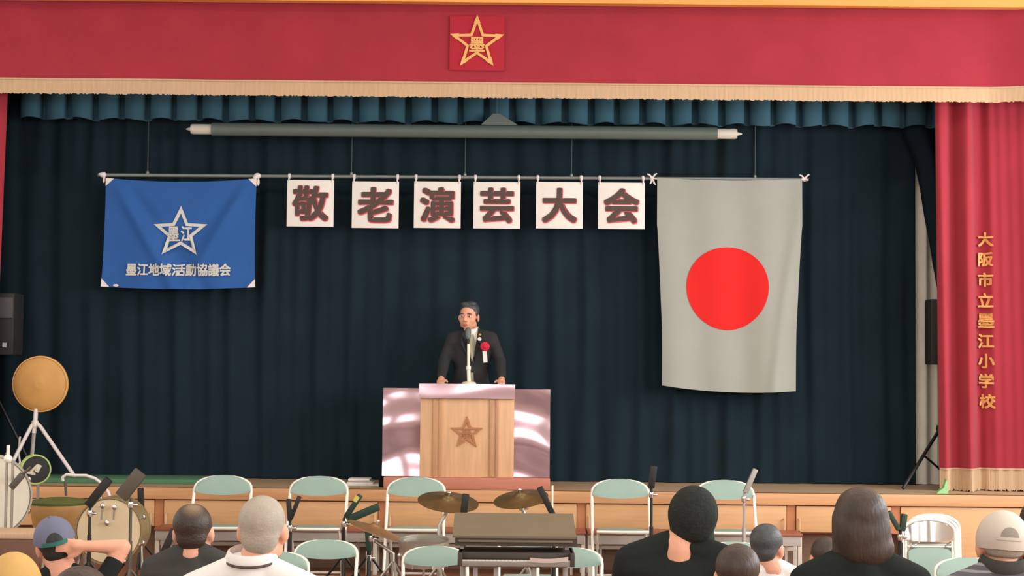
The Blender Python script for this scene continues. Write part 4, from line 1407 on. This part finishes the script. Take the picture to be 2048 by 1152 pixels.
def sitter(name_label, px, py_crown, Y, width_px, hair, skin=None, seat=.43, yaw=0, pitch=0.0, roll=0, lean=0.0, shirt=None, body_dx=0, head_w=.158,
           arms=None, shw=None, sleeve=.55, hairfn=None, collar=None, neck_r=.056, cap_top=0.0, body_yaw=0, cat='person', extra=None, trous=None, neckline=0.0, face=True, ndrop=.125, sdrop=.08, smooth=14, nape=.045, hand_n=None, arm_k=1.0):
    skin = skin or M_skin
    k = (width_px / S(Y)) / head_w                      # head scale
    cr = at(px, py_crown, Y)
    cr.z -= cap_top
    hc = Vector((cr.x, Y, cr.z - .113 * k))
    h = Head(hc, yaw, pitch, roll, k)
    bx = at(px + body_dx, py_crown, Y).x
    bk = min(1.05, max(.5, (cr.z - seat) / .86))        # body scale
    t = thing('person', name_label, cat, (bx, Y, 0))
    N = Vector((bx, Y - .03 - lean * .1, hc.z - (ndrop * k)))       # base of the neck
    sw = (shw or .185 * bk); r_ = bk
    H = Vector((bx, Y - .06, seat + .10 * bk))
    chest = N + Vector((0, .01, -.20 * bk))
    sz = N.z - sdrop * bk
    Rz = rotz(body_yaw)

    def B(x, y, z): return Vector((bx, 0, 0)) + Vector((0, Y, 0)) + Rz @ Vector((x, y, 0)) + Vector((0, 0, z))
    shl = [B(q * sw, -.03, sz) for q in (-1, 1)]
    if arms is None:
        arms = [(B(q * (sw + .05), .02, sz - .27 * bk), B(q * (sw - .04), .24 * bk, sz - .33 * bk)) for q in (-1, 1)]

    def torso(mb, g):
        for q in (0, 1):
            mb.cap(N + Vector((0, 0, .015)) + (shl[q] - N) * .15, shl[q], (.052 * bk) + g, (.056 * bk) + g)
        mb.cap(shl[0] + Vector((0, 0, -.03 * bk)), shl[1] + Vector((0, 0, -.03 * bk)), .062 * bk + g, .062 * bk + g)
        mb.ell((chest.x, chest.y + .0, chest.z), (sw * .93 + g, .115 * bk + g, .20 * bk + g), Rz)
        mb.ell((H.x, H.y + .02, (chest.z + H.z) / 2 - .02), (sw * .84 + g, .12 * bk + g, abs(chest.z - H.z) * .62 + g), Rz)
        mb.ell(H, (.165 * bk + g, .125 * bk + g, .12 * bk + g), Rz)

    def legs(mb, g):
        for q in (-1, 1):
            hp = B(q * .09 * bk, -.02, seat + .075 * bk); kn = B(q * .13 * bk, .42 * bk, seat + .055 * bk); an = B(q * .12 * bk, .40 * bk, .085)
            mb.cap(hp, kn, .085 * bk + g, .06 * bk + g); mb.cap(kn, an, .056 * bk + g, .042 * bk + g)
    body = MB(); h.flesh(body)
    nk_top = h.p(0, -.022, -.06)
    body.cap(nk_top, N + Vector((0, .0, -.01)), neck_r * k, neck_r * 1.1 * k)
    body.cap(N + Vector((0, 0, .0)), chest, nape * bk, .07 * bk)
    torso(body, -.022); legs(body, -.014)
    for q in (0, 1):
        el, wr = arms[q]
        body.cap(shl[q], el, .046 * bk * arm_k, .038 * bk * arm_k); body.cap(el, wr, .038 * bk * arm_k, .027 * bk * arm_k)
        dr = (Vector(wr) - Vector(el)).normalized()
        nn = Vector((0, 0, 1)) if abs(dr.z) < .8 else Vector((0, 1, 0))
        if hand_n and q: nn = Vector(hand_n)
        hand(body, Vector(wr), dr, nn, bk * .95 * arm_k, side=(1 if q else -1))
    b = blob('body', body, skin, t, .0085, 3)
    if face: h.face_parts(t)
    if hair:
        mb = MB()
        (hairfn or hair_short)(h, mb)
        blob('hair', mb, hair, t, .0075, smooth)
    sh_ = MB(); torso(sh_, .006)
    if nape < .05: sh_.cap(N + Vector((0, -.006, -.028 if not collar else -.012)), chest, .074 * bk, .10 * bk)
    for q in (0, 1):
        el, wr = arms[q]
        e2 = shl[q] + (Vector(el) - shl[q]) * min(1, sleeve)
        sh_.cap(shl[q], e2, .060 * bk, .056 * bk)
        if sleeve > 1:
            sh_.cap(el, Vector(el) + (Vector(wr) - Vector(el)) * (sleeve - 1), .054 * bk, .044 * bk)
    blob('shirt', sh_, shirt or M_blacktee, t, .012, 3)
    tr = MB(); legs(tr, .008); tr.ell((H.x, H.y, H.z - .03), (.172 * bk, .135 * bk, .105 * bk))
    blob('trousers', tr, trous or M_trouser, t, .016, 2)
    for q in (-1, 1):
        an = B(q * .12 * bk, .40 * bk, .05)
        MB().cap(an + Vector((0, -.05 * bk, -.012)), an + Vector((0, .13 * bk, -.018)), .038, .032).build('shoe', M_shoe, t)
    if collar:
        m_, r1, hgt, lip = collar
        c = N + Vector((0, .006, .036))
        cl = MB()
        n_ = 40; vs = []; fs = []
        prof = [(r1 * 1.18, -.016), (r1 * 1.20, -.004), (r1 * 1.06, hgt), (r1 * .97, hgt + .004), (r1 * .95, hgt - .006), (r1 * 1.02, -.01)]
        cl.lathe(prof, c, (0, -.22, 1), n_, close=False)
        cl.v = [Vector((q.x, c.y + (q.y - c.y) * .94, q.z)) for q in cl.v]
        co = cl.build('collar', m_, t)
        if lip:
            MB().lathe([(r1 * 1.19, -.012), (r1 * 1.235, -.008), (r1 * 1.19, -.002)], c, (0, -.22, 1), n_, close=False).build('collar_line', lip, t)
    return t, h, N, bk


def cap_hat(h, parent, m_, m_strap, open_m, tilt=0.0, big=1.0, lift=0.0, gw=.44, gh=.044, sb_h=.018, low=0.0, sw_=.62, button=True):
    """baseball cap: dome, peak in front, arched gap with a strap at the back"""
    mb = MB()

    def dome(u, v):
        a = 2 * PI * u; ph = -low + (PI / 2 + low) * v
        r = math.cos(ph * .98)
        x = .086 * big * r * math.cos(a); y = -.008 + .103 * big * r * math.sin(a)
        z = .022 + lift + .098 * big * math.sin(ph * .98) + tilt * y
        return h.p(x, y, z)
    mb.grid(dome, 40, 12)
    d_ = mb.build('cap_dome', m_, parent)
    if button: MB().ell(h.p(0, -.008, .022 + lift + .0975 * big - tilt * .008), (.008, .008, .006), nu=10, nv=6).build('cap_button', m_, parent)
    pk = MB().solid(lambda u, v: h.p((u * 2 - 1) * .072 * big, .085 * big + .075 * v * max(0, 1 - (u * 2 - 1) ** 2) ** .5 - .03 * abs(u * 2 - 1) ** 2, .026 + lift + tilt * .12 - .02 * v - .02 * (u * 2 - 1) ** 2), 16, 6, .003)
    pk.build('cap_peak', m_, parent)
    op = MB()

    def gap(u, v):
        a = -PI / 2 + (u * 2 - 1) * gw; k2 = max(0, 1 - (u * 2 - 1) ** 2) ** .5
        zz = (.012 + gh * v * k2); ph = math.asin(min(1, zz / (.098 * big))); r = math.cos(ph * .98)
        y = -.008 + .1045 * big * r * math.sin(a)
        return h.p(.0875 * big * r * math.cos(a), y, .022 + lift + zz + tilt * y)
    op.grid(gap, 16, 6)
    op.build('cap_opening', open_m, d_)
    sb = MB()
    pts = []
    for i in range(15):
        a = -PI / 2 + (i / 7 - 1) * sw_
        y = -.008 + .107 * big * math.sin(a)
        pts.append(h.p(.0895 * big * math.cos(a), y, .024 + lift + tilt * y))
    up = h.R @ Vector((0, 0, sb_h * h.k))
    sb.add([p for p in pts] + [p + up for p in pts], [(i, i + 1, i + 16, i + 15) for i in range(14)])
    sb.build('cap_strap', m_strap, d_)
    return d_


# grey-haired man in white polo
sitter('grey-haired man from behind in a white polo shirt, left of centre', 527, 991, 5.7, 94, M_hairgrey, shirt=M_shirtw, yaw=-.06, body_dx=-20, shw=.195,
       collar=(M_shirtw, .074, .022, M_ink), hairfn=lambda h, mb: (h.ell(mb, (0, -.020, .032), (.0795, .095, .0845)), h.ell(mb, (0, -.052, -.022), (.066, .052, .062))))
# balding man in dark grey
sitter('man with thinning brown hair from behind in a dark grey shirt', 388, 1009, 6.8, 76, M_hairthin, shirt=M_greytee, skin=M_skin2, roll=-.05, shw=.155, body_dx=2, ndrop=.088, sdrop=.07)
# boy in grey-blue cap with raised arm
Yb = 7.4
el = at(246, 1094, Yb + .02); wr = at(168, 1092, Yb - .05); elL = at(60, 1190, Yb); wrL = at(85, 1230, Yb + .12)
t, h, N, bk = sitter('boy in a grey-blue cap from behind, right hand raised to his ear', 112, 1036, Yb, 72, M_hairblack, shirt=M_blacktee, seat=.34, yaw=.30, pitch=.12, roll=-.22,
                     arms=[(elL, wrL), (el, wr)], body_dx=22, shw=.155, sleeve=.62, neck_r=.060, hairfn=hair_under, ndrop=.12, hand_n=(.1, -1, .1), arm_k=1.22)
cap_hat(h, t, M_capblue, M_strap, M_hairblack, .05, 1.04)
# person in tan hat at bottom left
t, h, N, bk = sitter('person in a round tan hat at the bottom left corner', 28, 1112, 5.5, 96, M_hairblack, shirt=M_blacktee, seat=.38, yaw=.2, body_dx=-10, hairfn=hair_under)
mb = MB()
mb.grid(lambda u, v: h.p(.096 * math.cos(2 * PI * u) * math.cos(PI / 2 * v * .98), -.008 + .112 * math.sin(2 * PI * u) * math.cos(PI / 2 * v * .98), .0 + .128 * math.sin(PI / 2 * v * .98)), 40, 10)
hd = mb.build('hat_crown', M_straw, t)
MB().solid(lambda u, v: h.p((.094 + .045 * v) * math.cos(2 * PI * u), -.008 + (.11 + .05 * v) * math.sin(2 * PI * u), .004 - .028 * v + .006 * math.sin(4 * PI * u)), 40, 4, .003).build('hat_brim', M_straw, hd)
# brown head at the very bottom
sitter('person with brown hair whose crown shows at the bottom edge below the capped boy', 165, 1134, 4.6, 118, M_hairbrown, shirt=M_greytee, seat=.40)
# woman with round black hair, black top


def hair_round(h, mb):
    h.ell(mb, (0, -.030, .012), (.099, .108, .112))
    h.ell(mb, (0, -.050, -.040), (.084, .072, .066))


sitter('woman with round black hair from behind in a wide-necked black top', 1388, 974, 6.0, 96, M_knit, shirt=M_blacktee, skin=M_skin, roll=.10, yaw=-.25, body_dx=-34, shw=.165, head_w=.186, sdrop=.05, nape=.072,
       hairfn=hair_round, neck_r=.062, ndrop=.115)
# child's head at bottom
sitter('child with dark brown hair, head at the bottom edge beside the woman in black', 1474, 1090, 5.1, 92, M_hairbrown, shirt=M_blacktee, seat=.36, head_w=.17,
       hairfn=lambda h, mb: (hair_short(h, mb, .03, 1.03), h.ell(mb, (0, -.04, -.05), (.075, .06, .07))))
# boy in white shirt
sitter('boy with dark hair and white shirt sitting before the rightmost upright chair', 1535, 1049, 7.9, 64, M_hairgreyblack, skin=M_skin2, shirt=M_shirtw, seat=.34, yaw=-.5, pitch=-.05, shw=.14, body_dx=8, ndrop=.095)
# small child behind the long-haired woman
sitter('small child with dark hair half hidden behind the long-haired woman', 1648, 1075, 8.4, 56, M_hairbrown, shirt=M_greytee, seat=.30, yaw=.2, shw=.13)


def hair_long(h, mb):
    h.ell(mb, (0, -.024, .034), (.092, .106, .090))
    h.ell(mb, (0, -.036, -.03), (.102, .092, .130))
    h.ell(mb, (.012, -.048, -.085), (.100, .074, .075))
    for q in (-1, 1): h.cap(mb, (q * .078, -.02, .02), (q * .082, -.035, -.125), .026, .024)


sitter('woman with long straight dark brown hair from behind in a black top', 1718, 977, 5.9, 108, M_hairbrown, shirt=M_blacktee, yaw=.08, head_w=.187, shw=.19, hairfn=hair_long, ndrop=.125, smooth=30)
# man in white cap and striped polo
t, h, N, bk = sitter('man in an off-white cap from behind in a grey striped polo shirt', 2003, 1026, 6.1, 92, M_hairgrey, shirt=M_stripe, skin=M_skin, roll=.06, yaw=-.05, shw=.20,
                     collar=(M_greytee, .074, .022, None), seat=.40, ndrop=.085, hairfn=lambda h, mb: (h.ell(mb, (0, -.024, .012), (.0755, .080, .040)), h.ell(mb, (0, -.040, -.012), (.066, .052, .03))))
cap_hat(h, t, M_capwhite, M_capwhite, M_capgrey, -.06, 1.03, lift=.0, gw=.36, gh=.034, sb_h=.010, low=.32, sw_=.5, button=False)
# person at the right edge
sitter('person with dark hair cut off by the right edge, in a white shirt', 2078, 1000, 6.9, 80, M_hairbrown, shirt=M_shirtw, shw=.18)

# ------------------------------------------------------------------ the speaker at the lectern
YSp = 14.86
kS = 1.04
hcn = at(938, 633, YSp - .06)
t = thing('person', 'man in a dark suit with red rosette speaking at the lectern', 'person', (at(944, 700, YSp).x, YSp, ST))
hs = Head(hcn, PI - .30, -.06, -.03, kS * 1.04)      # faces the hall, turned a little to his right
N = at(943, 664, YSp)
N = Vector((N.x, YSp, N.z))
shL = at(905, 676, YSp); shR = at(983, 676, YSp)
elL = at(888, 722, YSp - .04); elR = at(1000, 722, YSp - .04)
zt2 = ztop + .004
wrL = at(882, 766, YLc + .42); wrR = at(1003, 766, YLc + .42)
wrL = Vector((wrL.x, YLc + .44, zt2 + .035)); wrR = Vector((wrR.x, YLc + .44, zt2 + .035))
waist = Vector((N.x, YSp + .02, N.z - .42)); hip = Vector((N.x, YSp + .04, ST + .84))


def sp_torso(mb, g):
    mb.cap(N + (shL - N) * .25 + Vector((0, 0, .0)), shL, .048 + g, .055 + g); mb.cap(N + (shR - N) * .25 + Vector((0, 0, .0)), shR, .048 + g, .055 + g)
    mb.cap(shL + Vector((.01, 0, -.04)), shR + Vector((-.01, 0, -.04)), .075 + g, .075 + g)
    mb.ell((N.x, YSp, N.z - .20), (.175 + g, .115 + g, .20 + g))
    mb.ell((N.x, YSp + .01, N.z - .40), (.155 + g, .112 + g, .22 + g))
    mb.ell(hip, (.17 + g, .12 + g, .14 + g))


def sp_legs(mb, g):
    for q in (-1, 1):
        mb.cap(hip + Vector((q * .085, 0, -.04)), (hip.x + q * .10, YSp + .03, ST + .47), .085 + g, .06 + g)
        mb.cap((hip.x + q * .10, YSp + .03, ST + .47), (hip.x + q * .10, YSp + .05, ST + .09), .057 + g, .04 + g)


bd_ = MB(); hs.flesh(bd_)
bd_.cap(hs.p(0, -.022, -.06), N, .055, .062)
bd_.cap(N, (N.x, YSp, N.z - .2), .07, .1)
sp_torso(bd_, -.022); sp_legs(bd_, -.015)
for sh_, el_, wr_, sd in ((shL, elL, wrL, -1), (shR, elR, wrR, 1)):
    bd_.cap(sh_, el_, .045, .038); bd_.cap(el_, wr_, .037, .028)
    hand(bd_, wr_ + Vector((0, 0, -.008)), Vector((sd * -.0, -1, -.10)), (0, 0, 1), 1.0, curl=.22, side=-sd)
blob('body', bd_, M_skin, t, .0075, 3)
hs.face_parts(t)
mb = MB()
hs.ell(mb, (0, -.021, .048), (.079, .0915, .079)); hs.ell(mb, (.02, .03, .098), (.042, .034, .022)); hs.ell(mb, (-.03, .012, .102), (.038, .042, .022)); hs.ell(mb, (0, -.056, .0), (.060, .042, .046))
for q in (-1, 1): hs.ell(mb, (q * .068, .002, .026), (.012, .026, .028))
blob('hair', mb, M_hairgreyblack, t, .007, 2)
ju = MB(); sp_torso(ju, .004)
for sh_, el_, wr_ in ((shL, elL, wrL), (shR, elR, wrR)):
    ju.cap(sh_, el_, .058, .052); ju.cap(el_, Vector(el_) + (Vector(wr_) - Vector(el_)) * .86, .055, .042)
jk = blob('jacket', ju, M_suit, t, .011, 3)
tr = MB(); sp_legs(tr, .012); tr.ell(hip + Vector((0, 0, -.06)), (.172, .125, .13)); blob('trousers', tr, M_suit, t, .014, 2)
for q in (-1, 1):
    MB().cap((hip.x + q * .10, YSp + .07, ST + .035), (hip.x + q * .11, YSp - .10, ST + .03), .034, .03).build('shoe', M_shoe, t)
# shirt front, tie, lapels: laid on the chest
yc = YSp - .128


def front(pts, y0, th, name, m_, par=t):
    vs = [at(px, py, YSp - .1) for px, py in pts]
    mb = MB(); n_ = len(vs)
    def yy(v):
        dx = (v.x - N.x) / .19; dz = (N.z - .20 - v.z) / .30
        return YSp - .118 * math.sqrt(max(0, 1 - dx * dx * .9)) * (1 - .10 * max(0, -dz) ** 1.5) - y0 + (.06 * max(0, (v.z - (N.z - .10)) / .10) if v.z > N.z - .10 else 0)
    mb.add([Vector((v.x, yy(v), v.z)) for v in vs] + [Vector((v.x, yy(v) + th, v.z)) for v in vs],
           [tuple(range(n_)), tuple(range(2 * n_ - 1, n_ - 1, -1))] + [(i, (i + 1) % n_, n_ + (i + 1) % n_, n_ + i) for i in range(n_)])
    return mb.build(name, m_, par, smooth=False)


front([(930, 662), (957, 652), (953, 680), (948, 712), (944, 724), (936, 690)], .022, .012, 'shirt_front', M_shirtw)
front([(937, 671), (947, 668), (950, 690), (947, 714), (944, 720), (939, 700)], .030, .010, 'tie', M_tiegrey)
front([(957, 652), (961, 664), (960, 686), (946, 726), (949, 706), (953, 680)], .032, .010, 'lapel', M_suit)
front([(930, 660), (922, 668), (923, 688), (943, 728), (937, 700), (932, 680)], .032, .010, 'lapel', M_suit)
cm = MB().lathe([(.068, -.02), (.066, .02), (.062, .035), (.058, .03), (.062, -.02)], N + Vector((0, -.015, .005)), (0, -.25, 1), 28, close=False).build('shirt_collar', M_shirtw, t)
front([(942, 745), (947, 745), (948, 768), (942, 768)], .018, .008, 'belt_gap', M_tiegrey)
# rosette, ribbon, badge
q = at(970, 693, YSp - .145)
rs = MB()
for k in range(10):
    an = 2 * PI * k / 10
    rs.ell(q + Vector((.026 * math.cos(an), .0, .026 * math.sin(an))), (.016, .010, .016), nu=10, nv=6)
rs.ell(q + Vector((0, -.008, 0)), (.022, .012, .022), nu=12, nv=8)
rs.build('rosette', M_rosette, t, label='red rosette')
r0, r1 = at(969, 701, YSp - .142), at(971, 725, YSp - .135)
MB().obox(r0, r1, .036, .004).build('ribbon', M_shirtw, t, label='white ribbon tail')
q = at(959, 678, YSp - .135)
MB().lathe([(.001, -.004), (.015, -.004), (.017, .0), (.017, .006)], q, (0, 1, 0), 18).build('badge', M_shirtw, t, label='round white badge')
q = at(960, 669, YSp - .128)
MB().ell(q, (.012, .006, .009), nu=10, nv=6).build('lapel_pin', M_gold, t)
